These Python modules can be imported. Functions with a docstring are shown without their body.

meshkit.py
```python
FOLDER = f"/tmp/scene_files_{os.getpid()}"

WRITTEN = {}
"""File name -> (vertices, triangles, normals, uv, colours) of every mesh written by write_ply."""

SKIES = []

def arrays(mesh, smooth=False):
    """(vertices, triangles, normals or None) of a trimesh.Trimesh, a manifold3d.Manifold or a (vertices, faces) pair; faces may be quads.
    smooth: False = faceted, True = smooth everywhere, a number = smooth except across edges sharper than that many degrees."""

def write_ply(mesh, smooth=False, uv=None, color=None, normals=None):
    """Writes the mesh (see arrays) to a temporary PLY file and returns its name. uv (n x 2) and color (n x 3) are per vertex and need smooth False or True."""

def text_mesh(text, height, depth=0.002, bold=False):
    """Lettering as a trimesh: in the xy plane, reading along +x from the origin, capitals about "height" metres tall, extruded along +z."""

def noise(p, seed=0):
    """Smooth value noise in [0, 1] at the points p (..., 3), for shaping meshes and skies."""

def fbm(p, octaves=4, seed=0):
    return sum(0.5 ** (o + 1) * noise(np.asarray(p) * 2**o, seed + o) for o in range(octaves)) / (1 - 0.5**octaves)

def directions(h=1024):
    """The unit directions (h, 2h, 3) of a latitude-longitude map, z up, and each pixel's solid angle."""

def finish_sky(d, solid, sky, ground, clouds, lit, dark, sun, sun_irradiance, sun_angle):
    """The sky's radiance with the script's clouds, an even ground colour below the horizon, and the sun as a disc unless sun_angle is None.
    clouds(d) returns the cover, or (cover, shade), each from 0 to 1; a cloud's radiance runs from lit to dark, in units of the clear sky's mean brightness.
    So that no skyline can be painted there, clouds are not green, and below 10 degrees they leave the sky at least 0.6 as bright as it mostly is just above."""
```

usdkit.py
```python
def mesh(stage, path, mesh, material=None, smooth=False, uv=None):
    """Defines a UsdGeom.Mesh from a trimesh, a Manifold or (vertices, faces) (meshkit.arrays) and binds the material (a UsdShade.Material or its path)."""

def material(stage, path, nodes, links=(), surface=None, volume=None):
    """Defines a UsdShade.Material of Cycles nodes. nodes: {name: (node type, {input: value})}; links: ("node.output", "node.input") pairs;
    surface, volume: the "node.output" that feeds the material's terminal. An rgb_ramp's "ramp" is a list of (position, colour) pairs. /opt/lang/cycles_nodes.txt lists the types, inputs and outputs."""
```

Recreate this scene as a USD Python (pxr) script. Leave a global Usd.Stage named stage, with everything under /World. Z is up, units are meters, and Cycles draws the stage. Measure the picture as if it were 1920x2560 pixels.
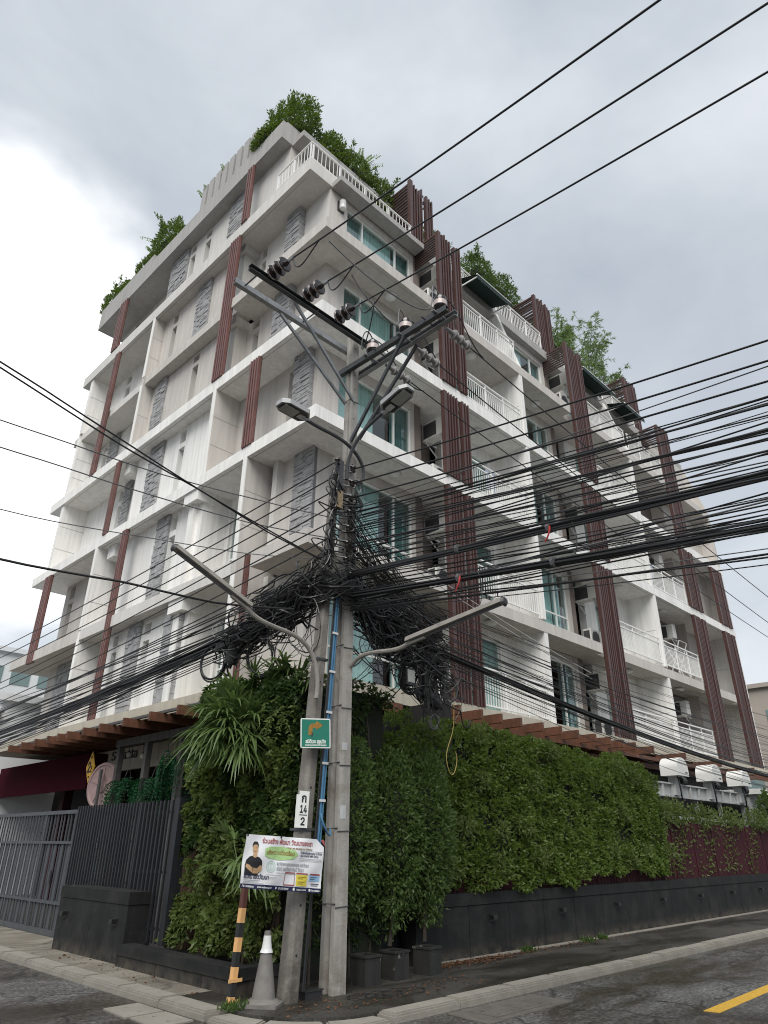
import math, random, glob
import numpy as np
import trimesh, usdkit, meshkit
from pxr import Usd, UsdGeom, UsdLux, UsdShade, Sdf, Gf, Vt
from shapely import geometry as sg, affinity, union_all

stage = Usd.Stage.CreateInMemory()
UsdGeom.SetStageUpAxis(stage, 'Z'); UsdGeom.SetStageMetersPerUnit(stage, 1.0)
WORLD = UsdGeom.Xform.Define(stage, '/World')
stage.SetDefaultPrim(WORLD.GetPrim())
rng = np.random.default_rng(7)
PI = math.pi

# ------------------------------------------------------------------ camera
EYE = np.array([-7.827, -9.923, 1.6])
YAW, PITCH, ROLL = 0.782325, 0.452617, 0.0070356
F_ = np.array([math.cos(PITCH)*math.cos(YAW), math.cos(PITCH)*math.sin(YAW), math.sin(PITCH)])
R0 = np.array([math.sin(YAW), -math.cos(YAW), 0.0]); U0 = np.cross(R0, F_)
R_ = math.cos(ROLL)*R0 + math.sin(ROLL)*U0
U_ = -math.sin(ROLL)*R0 + math.cos(ROLL)*U0
cam = UsdGeom.Camera.Define(stage, '/World/camera')
m4 = Gf.Matrix4d(*R_, 0, *U_, 0, *(-F_), 0, *EYE, 1)
cam.AddTransformOp().Set(m4)
cam.CreateHorizontalApertureAttr(36.0); cam.CreateVerticalApertureAttr(48.0)
cam.CreateFocalLengthAttr(36.0*1710.645/1920.0)
cam.CreateClippingRangeAttr(Gf.Vec2f(0.05, 2000))
cam.CreateExposureAttr(1.2)

# ------------------------------------------------------------------ sky and sun (overcast, light through the cloud on the left)
SUN_AZ, SUN_EL = math.radians(220), math.radians(50)      # azimuth counted from +x towards +y
sun_dir = np.array([math.cos(SUN_EL)*math.cos(SUN_AZ), math.cos(SUN_EL)*math.sin(SUN_AZ), math.sin(SUN_EL)])
GLOW = np.array([0.13, 0.86, 0.50]); GLOW /= np.linalg.norm(GLOW)          # the bright break in the cloud
dome = UsdLux.DomeLight.Define(stage, '/World/sky')
dome.CreateIntensityAttr(1.0)
sky_mat = usdkit.material(stage, '/World/Looks/overcast_sky', {
    'sky': ('sky_texture', {'sky_type': 'single_scattering', 'sun_disc': False, 'sun_elevation': SUN_EL, 'sun_rotation': math.atan2(sun_dir[0], sun_dir[1]), 'air_density': 1.0, 'aerosol_density': 2.0}),
    'co': ('texture_coordinate', {}),
    'mp': ('mapping', {'mapping_type': 'point', 'scale': (1.0, 1.0, 1.9)}),
    'n1': ('noise_texture', {'scale': 1.9, 'detail': 6.0, 'roughness': 0.55, 'distortion': 0.3}),
    'n2': ('noise_texture', {'scale': 4.0, 'detail': 5.0, 'roughness': 0.5}),
    'r1': ('rgb_ramp', {'ramp': [(0.28, (2.15, 2.38, 2.66)), (0.5, (2.75, 2.97, 3.22)), (0.70, (3.5, 3.68, 3.86))]}),
    # bright break: distance to the glow direction, edge broken by noise
    'dv': ('color', {'value': tuple(GLOW)}),
    'nrm': ('normal', {'direction': tuple(GLOW)}),
    'add': ('math', {'math_type': 'multiply_add', 'value2': 0.075, 'value3': 0.0}),
    'sum': ('math', {'math_type': 'add'}),
    'mr': ('map_range', {'range_type': 'smootherstep', 'from_min': 0.972, 'from_max': 1.022, 'to_min': 0.0, 'to_max': 1.0, 'clamp': True}),
    'mx': ('mix', {'mix_type': 'mix', 'color2': (6.3, 6.33, 6.33)}),
    'all': ('mix', {'mix_type': 'mix', 'fac': 0.94}),
    'bg': ('background_shader', {'strength': 0.1}),
}, [('co.generated', 'mp.vector'), ('mp.vector', 'n1.vector'), ('mp.vector', 'n2.vector'), ('n1.fac', 'r1.fac'),
    ('co.generated', 'nrm.normal'), ('n2.fac', 'add.value1'), ('nrm.dot', 'sum.value1'), ('add.value', 'sum.value2'),
    ('sum.value', 'mr.value'), ('mr.result', 'mx.fac'), ('r1.color', 'mx.color1'),
    ('sky.color', 'all.color1'), ('mx.color', 'all.color2'), ('all.color', 'bg.color')], surface='bg.background')
UsdShade.MaterialBindingAPI.Apply(dome.GetPrim()).Bind(sky_mat)
dome.GetPrim().SetCustomDataByKey('kind', 'structure')
sun = UsdLux.DistantLight.Define(stage, '/World/sun')
sun.CreateIntensityAttr(0.4); sun.CreateAngleAttr(45.0); sun.CreateColorAttr(Gf.Vec3f(1.0, 0.97, 0.92))
sun.GetPrim().GetAttribute('inputs:normalize').Set(True) if sun.GetPrim().HasAttribute('inputs:normalize') else sun.CreateNormalizeAttr(True)
zx = np.cross([0, 0, 1.0], sun_dir); zx /= np.linalg.norm(zx); zy = np.cross(sun_dir, zx)
sun.AddTransformOp().Set(Gf.Matrix4d(*zx, 0, *zy, 0, *sun_dir, 0, *(sun_dir*60), 1))

# ------------------------------------------------------------------ mesh building
BOXF = np.array([[0,2,1],[0,3,2],[4,5,6],[4,6,7],[0,1,5],[0,5,4],[1,2,6],[1,6,5],[2,3,7],[2,7,6],[3,0,4],[3,4,7]])
class MB:
    def __init__(s): s.v, s.f, s.n = [], [], 0
    def add(s, v, f):
        v = np.asarray(v, float).reshape(-1, 3); f = np.asarray(f, int).reshape(-1, 3)
        s.v.append(v); s.f.append(f + s.n); s.n += len(v); return s
    def box(s, x0, x1, y0, y1, z0, z1):
        x0, x1 = min(x0, x1), max(x0, x1); y0, y1 = min(y0, y1), max(y0, y1); z0, z1 = min(z0, z1), max(z0, z1)
        return s.add([[x0,y0,z0],[x1,y0,z0],[x1,y1,z0],[x0,y1,z0],[x0,y0,z1],[x1,y0,z1],[x1,y1,z1],[x0,y1,z1]], BOXF)
    def obox(s, c, ax, ay, az):           # centre and three half-extent vectors
        c, ax, ay, az = (np.asarray(q, float) for q in (c, ax, ay, az))
        sg_ = [(-1,-1,-1),(1,-1,-1),(1,1,-1),(-1,1,-1),(-1,-1,1),(1,-1,1),(1,1,1),(-1,1,1)]
        return s.add([c + a*ax + b*ay + d*az for a, b, d in sg_], BOXF)
    def bar(s, p0, p1, w, h, up=(0,0,1)):
        p0, p1 = np.asarray(p0, float), np.asarray(p1, float); d = p1 - p0; L = np.linalg.norm(d); d = d/L
        a = np.cross(d, up)
        if np.linalg.norm(a) < 1e-6: a = np.cross(d, (1,0,0))
        a /= np.linalg.norm(a); b = np.cross(a, d)
        return s.obox((p0+p1)/2, d*L/2, a*w/2, b*h/2)
    def tube(s, pts, r, n=8, cap=True):
        p = np.asarray(pts, float); k = len(p); r = np.broadcast_to(np.asarray(r, float), (k,))
        t = np.gradient(p, axis=0); t /= np.maximum(np.linalg.norm(t, axis=1, keepdims=True), 1e-9)
        ref = np.array([0,0,1.0]) if abs(t[0,2]) < 0.9 else np.array([1.0,0,0])
        a = ref - t[0]*(ref@t[0]); a /= np.linalg.norm(a); A = []
        for i in range(k):
            a = a - t[i]*(a@t[i]); a /= max(np.linalg.norm(a), 1e-9); A.append(a)
        A = np.array(A); B = np.cross(t, A); th = np.arange(n)/n*2*PI
        v = p[:,None] + r[:,None,None]*(np.cos(th)[None,:,None]*A[:,None] + np.sin(th)[None,:,None]*B[:,None])
        i = np.arange(k-1)[:,None]*n; j = np.arange(n)[None]; j2 = (j+1) % n
        q = np.stack([i+j, i+j2, i+n+j2, i+n+j], -1).reshape(-1,4)
        f = np.vstack([q[:,[0,1,2]], q[:,[0,2,3]]]); v = v.reshape(-1,3)
        if cap:
            v = np.vstack([v, p[0], p[-1]]); c0, c1 = k*n, k*n+1; jj = np.arange(n); jn = (jj+1) % n
            f = np.vstack([f, np.stack([np.full(n,c0), jn, jj],-1), np.stack([np.full(n,c1), (k-1)*n+jj, (k-1)*n+jn],-1)])
        return s.add(v, f)
    def lathe(s, prof, c=(0,0,0), axis=(0,0,1), n=20):    # prof: (radius, height) pairs
        prof = np.asarray(prof, float); ax = np.asarray(axis, float); ax = ax/np.linalg.norm(ax)
        a = np.cross(ax, (1,0,0) if abs(ax[0]) < .9 else (0,1,0)); a /= np.linalg.norm(a); b = np.cross(ax, a)
        th = np.arange(n)/n*2*PI; k = len(prof)
        v = np.asarray(c, float) + prof[:,1][:,None,None]*ax + prof[:,0][:,None,None]*(np.cos(th)[None,:,None]*a + np.sin(th)[None,:,None]*b)
        i = np.arange(k-1)[:,None]*n; j = np.arange(n)[None]; j2 = (j+1) % n
        q = np.stack([i+j, i+j2, i+n+j2, i+n+j], -1).reshape(-1,4)
        return s.add(v.reshape(-1,3), np.vstack([q[:,[0,1,2]], q[:,[0,2,3]]]))
    def prism(s, poly, origin, eu, ev, depth):            # polygon (shapely or points) in the plane origin + u eu + v ev, pushed along eu x ev
        if not hasattr(poly, 'geom_type'): poly = sg.Polygon(poly)
        eu, ev = np.asarray(eu, float), np.asarray(ev, float); en = np.cross(eu, ev)
        for g in getattr(poly, 'geoms', [poly]):
            if g.is_empty or g.area < 1e-9: continue
            m = trimesh.creation.extrude_polygon(g, depth, engine='earcut')
            v = np.asarray(origin, float) + m.vertices[:,:1]*eu + m.vertices[:,1:2]*ev + m.vertices[:,2:]*en
            s.add(v, m.faces)
        return s
    def quads(s, v):                                      # (n,4,3)
        v = np.asarray(v, float); n = len(v); b = np.arange(n)[:,None]*4
        return s.add(v.reshape(-1,3), np.vstack([b+[0,1,2], b+[0,2,3]]))
    def tri(s, m, T=None):
        v = np.asarray(m.vertices); v = v if T is None else trimesh.transform_points(v, T)
        return s.add(v, m.faces)
    def out(s): return np.vstack(s.v), np.vstack(s.f)

TAKEN, LOC = {}, {}
def numbered(parent, name):
    k = TAKEN.get((parent, name), -1) + 1; TAKEN[(parent, name)] = k
    return f'{parent}/{name}' if k == 0 else f'{parent}/{name}_{k:03d}'
def ptag(p, label=None, cat=None, group=None, kind=None):
    for k, v in (('label', label), ('category', cat), ('group', group), ('kind', kind)):
        if v: p.SetCustomDataByKey(k, v)
def thing(name, label, cat, loc=(0,0,0), group=None, kind=None):
    path = numbered('/World', name); x = UsdGeom.Xform.Define(stage, path); x.AddTranslateOp().Set(Gf.Vec3d(*map(float, loc)))
    LOC[path] = np.asarray(loc, float); ptag(x.GetPrim(), label, cat, group, kind); return path
def part(parent, name, mb, mat, smooth=False, label=None, kind=None):
    """one Mesh prim under parent; the vertices are given in world coordinates"""
    path = numbered(parent, name); top = '/'.join(path.split('/')[:3]); v, f = mb.out() if isinstance(mb, MB) else mb
    usdkit.mesh(stage, path, (v - LOC.get(top, 0), f), M[mat], smooth=smooth)
    p = stage.GetPrimAtPath(path); ptag(p, label, None, None, kind); return path
def solo(name, mb, mat, label=None, cat=None, group=None, kind=None, smooth=False):
    path = numbered('/World', name); v, f = mb.out() if isinstance(mb, MB) else mb
    usdkit.mesh(stage, path, (v, f), M[mat], smooth=smooth)
    ptag(stage.GetPrimAtPath(path), label, cat, group, kind); return path
def dup(src, loc, rotz=0, label=None, group=None):
    was = stage.GetPrimAtPath(src).GetCustomData(); name = src.split('/')[-1]
    while name[-4:-3] == '_' and name[-3:].isdigit(): name = name[:-4]
    path = numbered('/World', name); x = UsdGeom.Xform.Define(stage, path)
    p = x.GetPrim(); p.GetReferences().AddInternalReference(src); p.SetInstanceable(True)
    x.ClearXformOpOrder(); x.AddTranslateOp(opSuffix='place').Set(Gf.Vec3d(*map(float, loc)))
    if rotz: x.AddRotateZOp(opSuffix='turn').Set(float(math.degrees(rotz)))
    ptag(p, label or was.get('label'), was.get('category'), group or was.get('group')); return path

def sag_line(p0, p1, sag, n=24, wob=0.0, r=None):
    p0, p1 = np.asarray(p0, float), np.asarray(p1, float); t = np.linspace(0, 1, n)[:,None]
    p = p0 + (p1-p0)*t; p[:,2] -= 4*sag*(t*(1-t))[:,0]
    if wob and r is not None:
        k = np.linspace(0, 1, n)
        for a in range(3): p[:,a] += wob*np.interp(k, np.linspace(0,1,7), np.r_[0, r.normal(size=5), 0])
    return p
def smooth_path(pts, n=40):
    from scipy.interpolate import CubicSpline
    p = np.asarray(pts, float); d = np.r_[0, np.cumsum(np.linalg.norm(np.diff(p, axis=0), axis=1))]
    return CubicSpline(d, p)(np.linspace(0, d[-1], n))

# lettering: outlines of a font's raster, as polygons (baseline at 0, capital height = height)
_fonts = {}
def glyphs(text, height, thai=False, bold=True):
    from PIL import Image, ImageDraw, ImageFont
    key = thai
    if key not in _fonts:
        c = glob.glob('/opt/blender-*/*/datafiles/fonts/NotoSansThai*.woff2') if thai else []
        c = c or glob.glob('/opt/blender-*/*/datafiles/fonts/Inter.woff2'); _fonts[key] = ImageFont.truetype(c[0], 96)
    font = _fonts[key]; sw = 3 if bold else 0
    x0, y0, x1, y1 = font.getbbox(text, anchor='ls', stroke_width=sw)
    im = Image.new('L', (x1-x0+8, y1-y0+8)); ImageDraw.Draw(im).text((4-x0, 4-y0), text, 255, font, anchor='ls', stroke_width=sw)
    on = np.pad(np.asarray(im) > 127, ((0,0),(1,1))).astype(np.int8)
    rows, st = np.nonzero(np.diff(on, axis=1) == 1); en = np.nonzero(np.diff(on, axis=1) == -1)[1]
    sh = union_all([sg.box(a, -r-1, b, -r) for a, b, r in zip(st, en, rows)]).buffer(0.6).buffer(-0.6).simplify(0.8)
    k = height/(60.0 if thai else 70.0)
    return affinity.affine_transform(sh, [k, 0, 0, k, -4*k, (4-y0)*k])
def fit_text(text, u0, u1, v0, h, thai=False, bold=True):
    g = glyphs(text, h, thai, bold); b = g.bounds
    return affinity.affine_transform(g, [(u1-u0)/(b[2]-b[0]), 0, 0, 1, u0 - b[0]*(u1-u0)/(b[2]-b[0]), v0])
# ------------------------------------------------------------------ materials
M = {}
def lin(r, g, b): return tuple(((c/255)/12.92 if c/255 <= 0.04045 else ((c/255+0.055)/1.055)**2.4) for c in (r, g, b))
def mat(name, col, rough=0.6, metal=0.0, spec=0.5, var=0.0, vs=2.0, bump=0.0, bs=40.0, streak=0.0, dirt=None, da=(0.55,0.72), ds=1.2, coat=0.0, island=0.0, splash=None):
    """principled paint / concrete / metal with procedural unevenness: var = tone variation, streak = faint vertical run-off marks, dirt = colour of stains"""
    col = np.asarray(col, float)
    n = {'p': ('principled_bsdf', {'base_color': tuple(col), 'roughness': rough, 'metallic': metal, 'specular_ior_level': spec, 'coat_weight': coat}), 'g': ('geometry', {})}
    L = []; cur = None
    if var or streak or dirt is not None or island:
        n['n1'] = ('noise_texture', {'scale': vs, 'detail': 6.0, 'roughness': 0.6}); L += [('g.position', 'n1.vector')]
        n['r1'] = ('rgb_ramp', {'ramp': [(0.3, tuple(col*(1-var))), (0.7, tuple(np.minimum(col*(1+var), 0.95)))]}); L += [('n1.fac', 'r1.fac')]; cur = 'r1.color'
    if island:
        n['isl'] = ('map_range', {'from_min': 0.0, 'from_max': 1.0, 'to_min': 1-island, 'to_max': 1+island})
        n['im'] = ('mix', {'mix_type': 'multiply', 'fac': 1.0}); n['ic'] = ('combine_color', {})
        L += [('g.random_per_island', 'isl.value'), ('isl.result', 'ic.r'), ('isl.result', 'ic.g'), ('isl.result', 'ic.b'), (cur, 'im.color1'), ('ic.color', 'im.color2')]; cur = 'im.color'
    if streak:
        n['ms'] = ('mapping', {'mapping_type': 'point', 'scale': (7.0, 7.0, 0.35)}); n['ns'] = ('noise_texture', {'scale': 1.0, 'detail': 4.0, 'roughness': 0.6})
        n['rs'] = ('rgb_ramp', {'ramp': [(0.42, (1-streak,)*3), (0.62, (1.0, 1.0, 1.0))]}); n['xs'] = ('mix', {'mix_type': 'multiply', 'fac': 1.0})
        L += [('g.position', 'ms.vector'), ('ms.vector', 'ns.vector'), ('ns.fac', 'rs.fac'), (cur, 'xs.color1'), ('rs.color', 'xs.color2')]; cur = 'xs.color'
    if dirt is not None:
        n['nd'] = ('noise_texture', {'scale': ds, 'detail': 8.0, 'roughness': 0.66}); n['rd'] = ('rgb_ramp', {'ramp': [(da[0], (0,0,0)), (da[1], (1,1,1))]})
        n['xd'] = ('mix', {'mix_type': 'mix', 'color2': tuple(dirt)}); L += [('g.position', 'nd.vector'), ('nd.fac', 'rd.fac'), ('rd.color', 'xd.fac'), (cur, 'xd.color1')]; cur = 'xd.color'
    if splash is not None:
        n['sx'] = ('separate_xyz', {}); n['sm'] = ('map_range', {'range_type': 'smoothstep', 'from_min': 0.0, 'from_max': splash[0], 'to_min': 0.85, 'to_max': 0.0, 'clamp': True}); n['sn'] = ('noise_texture', {'scale': 5.0, 'detail': 6.0, 'roughness': 0.65}); n['sr'] = ('rgb_ramp', {'ramp': [(0.35, (0,0,0)), (0.6, (1,1,1))]}); n['sp'] = ('math', {'math_type': 'multiply'}); n['sc'] = ('mix', {'mix_type': 'mix', 'color2': tuple(splash[1])})
        L += [('g.position', 'sx.vector'), ('sx.z', 'sm.value'), ('g.position', 'sn.vector'), ('sn.fac', 'sr.fac'), ('sm.result', 'sp.value1'), ('sr.color', 'sp.value2'), ('sp.value', 'sc.fac'), (cur, 'sc.color1')]; cur = 'sc.color'
    if cur: L.append((cur, 'p.base_color'))
    if bump:
        n['nb'] = ('noise_texture', {'scale': bs, 'detail': 5.0, 'roughness': 0.6}); n['b'] = ('bump', {'strength': bump, 'distance': 0.02})
        L += [('g.position', 'nb.vector'), ('nb.fac', 'b.height'), ('b.normal', 'p.normal')]
    M[name] = usdkit.material(stage, '/World/Looks/' + name, n, L, surface='p.BSDF'); return M[name]
def leafmat(name, cols, rough=0.45, trans=0.35, spec=0.4):
    """leaves: tone differs from leaf to leaf, light comes through"""
    n = {'g': ('geometry', {}), 'r': ('rgb_ramp', {'ramp': cols}), 'p': ('principled_bsdf', {'roughness': rough, 'specular_ior_level': spec}), 't': ('translucent_bsdf', {}), 'm': ('mix_closure', {'fac': trans}),
         'h': ('hsv', {'saturation': 1.15, 'value': 1.5})}
    L = [('g.random_per_island', 'r.fac'), ('r.color', 'p.base_color'), ('r.color', 'h.color'), ('h.color', 't.color'), ('p.BSDF', 'm.closure1'), ('t.BSDF', 'm.closure2')]
    M[name] = usdkit.material(stage, '/World/Looks/' + name, n, L, surface='m.closure'); return M[name]

mat('white_paint', (0.81,0.80,0.77), 0.65, var=0.06, vs=0.7, streak=0.13, dirt=(0.62,0.60,0.56), da=(0.60,0.80), ds=1.1, bump=0.03, bs=60)
mat('beige_paint', (0.54,0.51,0.475), 0.7, var=0.06, vs=0.6, streak=0.12, dirt=(0.42,0.39,0.36), da=(0.60,0.80), ds=1.1, bump=0.03, bs=60)
mat('pale_paint', (0.6,0.585,0.555), 0.68, var=0.05, vs=0.6, streak=0.09, bump=0.03, bs=60)
mat('grey_paint', (0.37,0.36,0.345), 0.7, var=0.06, vs=0.8, streak=0.12, bump=0.03, bs=50)
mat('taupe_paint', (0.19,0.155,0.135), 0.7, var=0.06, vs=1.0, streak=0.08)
mat('joint_grey', (0.30,0.29,0.28), 0.8)
mat('interior_dark', (0.05,0.048,0.045), 0.8)
mat('slate', (0.4,0.4,0.405), 0.75, var=0.25, vs=6.0, bump=0.5, bs=22, island=0.22)
mat('slate_back', (0.16,0.16,0.165), 0.9)
mat('brown_slat', (0.072,0.034,0.03), 0.42, spec=0.45, var=0.14, vs=3.0, streak=0.12)
mat('brown_slat_lit', (0.165,0.080,0.070), 0.45, spec=0.4, var=0.18, vs=3.0, streak=0.2, dirt=(0.09,0.045,0.04), da=(0.55,0.75), ds=2.0)  # same slat paint as brown_slat, stronger light put into its colour
mat('dark_slat', (0.04,0.023,0.02), 0.5, var=0.1, vs=3.0)
mat('white_metal', (0.76,0.76,0.74), 0.4, spec=0.5, var=0.03)
mat('window_frame', (0.74,0.74,0.72), 0.4)
mat('ac_white', (0.68,0.675,0.64), 0.45, var=0.06, vs=3.0, streak=0.1)
mat('ac_dark', (0.05,0.05,0.052), 0.6)
mat('bracket_metal', (0.55,0.55,0.54), 0.45, var=0.1)
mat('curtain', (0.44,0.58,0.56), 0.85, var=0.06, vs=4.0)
mat('curtain_dark', (0.1,0.19,0.185), 0.85, var=0.06, vs=4.0)
mat('awning_green', (0.005,0.02,0.018), 0.8, var=0.1, vs=3.0)
mat('lamp_glass', (0.66,0.66,0.63), 0.3)
mat('concrete_pale', (0.33,0.315,0.29), 0.85, var=0.16, vs=3.5, bump=0.35, bs=35, streak=0.22, dirt=(0.17,0.145,0.115), da=(0.53,0.72), ds=1.9, splash=(0.7, (0.13,0.11,0.085)))
mat('concrete_old', (0.2,0.185,0.165), 0.88, var=0.2, vs=4.5, bump=0.45, bs=35, streak=0.25, dirt=(0.09,0.08,0.07), da=(0.52,0.70), ds=2.4, splash=(0.9, (0.055,0.048,0.04)))
mat('black_wall', (0.016,0.0165,0.0165), 0.72, spec=0.25, var=0.3, vs=3.0, bump=0.4, bs=60, streak=0.25, dirt=(0.034,0.033,0.030), da=(0.5,0.8), ds=2.2, splash=(0.22, (0.075,0.064,0.05)))
mat('black_joint', (0.010,0.010,0.010), 0.8)
mat('slat_fence_grey', (0.02,0.021,0.024), 0.45, spec=0.25, var=0.1, vs=5)
mat('gate_grey', (0.065,0.069,0.076), 0.45, spec=0.25, var=0.1, vs=5, streak=0.08)
mat('maroon', (0.04,0.005,0.01), 0.65, spec=0.3, var=0.1, vs=3, streak=0.14)
mat('maroon_awning', (0.040,0.004,0.010), 0.9, spec=0.08, var=0.1, vs=3, streak=0.1)
mat('beam_wood', (0.13,0.052,0.027), 0.6, var=0.25, vs=5.0, streak=0.2, bump=0.15, bs=40, dirt=(0.06,0.03,0.02), da=(0.55,0.75), ds=3.0)
mat('grey_wood', (0.1,0.095,0.092), 0.75, var=0.18, vs=5.0, streak=0.25, bump=0.2, bs=40)
mat('bamboo_fence', (0.16,0.095,0.05), 0.8, var=0.2, vs=6, island=0.35)
mat('cream', (0.47,0.43,0.35), 0.75, var=0.05, vs=1.0, streak=0.12)
mat('cable_black', (0.013,0.013,0.014), 0.42, spec=0.5)
mat('cable_grey', (0.10,0.10,0.105), 0.5, var=0.3, vs=3)
mat('cable_mix', (0.026,0.026,0.027), 0.4, spec=0.6, var=0.5, vs=4, island=0.6)
mat('leg_black', (0.02,0.02,0.02), 0.5)
mat('cloth_a', (0.30,0.34,0.42), 0.9, var=0.1)
mat('cloth_b', (0.50,0.44,0.36), 0.9, var=0.1)
mat('meter_tan', (0.22,0.165,0.095), 0.6, var=0.3, vs=20)
mat('cable_white', (0.55,0.55,0.54), 0.5)
mat('cable_yellow', (0.45,0.33,0.10), 0.6)
mat('box_black', (0.018,0.018,0.019), 0.5, var=0.2, vs=8)
mat('galvanised', (0.24,0.25,0.26), 0.45, metal=0.35, var=0.2, vs=6, dirt=(0.09,0.08,0.07), da=(0.6,0.75), ds=5)
mat('galvanised_dark', (0.06,0.064,0.067), 0.5, metal=0.3, var=0.2, vs=6)
mat('porcelain_brown', (0.012,0.008,0.0075), 0.18, spec=0.6)
mat('porcelain_band', (0.46,0.38,0.36), 0.3)
mat('porcelain_grey', (0.22,0.21,0.205), 0.35, var=0.15, vs=9)
mat('lamp_housing', (0.34,0.345,0.35), 0.4, spec=0.5, var=0.08)
mat('lamp_dark', (0.035,0.036,0.038), 0.45)
mat('lamp_lens', (0.34,0.34,0.31), 0.15, spec=0.6)
mat('tube_lamp', (0.24,0.225,0.2), 0.5, var=0.15, vs=6, dirt=(0.12,0.11,0.10), da=(0.55,0.75), ds=5)
mat('sign_green', (0.012,0.155,0.105), 0.4, var=0.08, vs=6)
mat('sign_white', (0.70,0.71,0.68), 0.45, var=0.04, vs=8)
mat('sign_orange', (0.26,0.13,0.02), 0.55, var=0.35, vs=40)
mat('banner_white', (0.66,0.665,0.68), 0.5, var=0.04, vs=9)
mat('banner_red', (0.30,0.07,0.07), 0.5); mat('banner_green', (0.33,0.50,0.21), 0.5, var=0.15, vs=20); mat('banner_olive', (0.22,0.14,0.03), 0.5)
mat('banner_navy', (0.012,0.016,0.055), 0.5); mat('banner_yellow', (0.60,0.50,0.055), 0.5); mat('banner_blue', (0.25,0.42,0.60), 0.5); mat('banner_grey', (0.28,0.30,0.33), 0.5); mat('banner_seal', (0.42,0.55,0.50), 0.5)
mat('print_black', (0.012,0.012,0.014), 0.5); mat('print_skin', (0.45,0.29,0.16), 0.55, var=0.12, vs=25)
mat('tape_orange', (0.62,0.35,0.14), 0.5, var=0.08, vs=12); mat('post_black', (0.014,0.014,0.014), 0.5); mat('post_rust', (0.085,0.03,0.022), 0.7)
mat('cone_grey', (0.15,0.142,0.13), 0.7, var=0.15, vs=9, dirt=(0.10,0.095,0.085), da=(0.5,0.7), ds=5); mat('cone_band', (0.62,0.63,0.62), 0.35, var=0.05, vs=12)
mat('pipe_blue', (0.05,0.15,0.26), 0.4, var=0.15, vs=10); mat('disc_pink', (0.36,0.25,0.24), 0.6, var=0.12, vs=9); mat('diamond_yellow', (0.62,0.35,0.02), 0.45)
mat('pot_black', (0.018,0.0175,0.016), 0.75, var=0.3, vs=7, dirt=(0.20,0.20,0.17), da=(0.62,0.70), ds=5.5, streak=0.4)
mat('soil', (0.022,0.017,0.013), 0.95, var=0.3, vs=12)
mat('bark', (0.05,0.04,0.03), 0.9, var=0.25, vs=12, bump=0.4, bs=40)
mat('bulb', (0.70,0.69,0.62), 0.2)
mat('hood_white', (0.7,0.7,0.675), 0.4, var=0.03, vs=2); mat('ledge_grey', (0.44,0.45,0.45), 0.6, var=0.1, vs=3, streak=0.2); mat('lattice_grey', (0.33,0.34,0.34), 0.6, var=0.1, vs=4)
mat('far_wall', (0.66,0.68,0.69), 0.8, var=0.04, vs=0.5); mat('far_glass', (0.20,0.27,0.27), 0.2, var=0.15, vs=1.0); mat('far_brown', (0.37,0.33,0.29), 0.8, var=0.06, vs=0.8)
mat('kerb_stone', (0.225,0.208,0.178), 0.85, var=0.16, vs=5, bump=0.35, bs=45, dirt=(0.16,0.14,0.115), da=(0.52,0.72), ds=2.5)
mat('yellow_paint', (0.56,0.33,0.035), 0.6, var=0.12, vs=18, dirt=(0.20,0.14,0.05), da=(0.62,0.75), ds=9)
mat('iron_plate', (0.1,0.092,0.08), 0.75, var=0.2, vs=6, bump=0.3, bs=50, dirt=(0.08,0.07,0.06), da=(0.5,0.7), ds=4)
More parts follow.
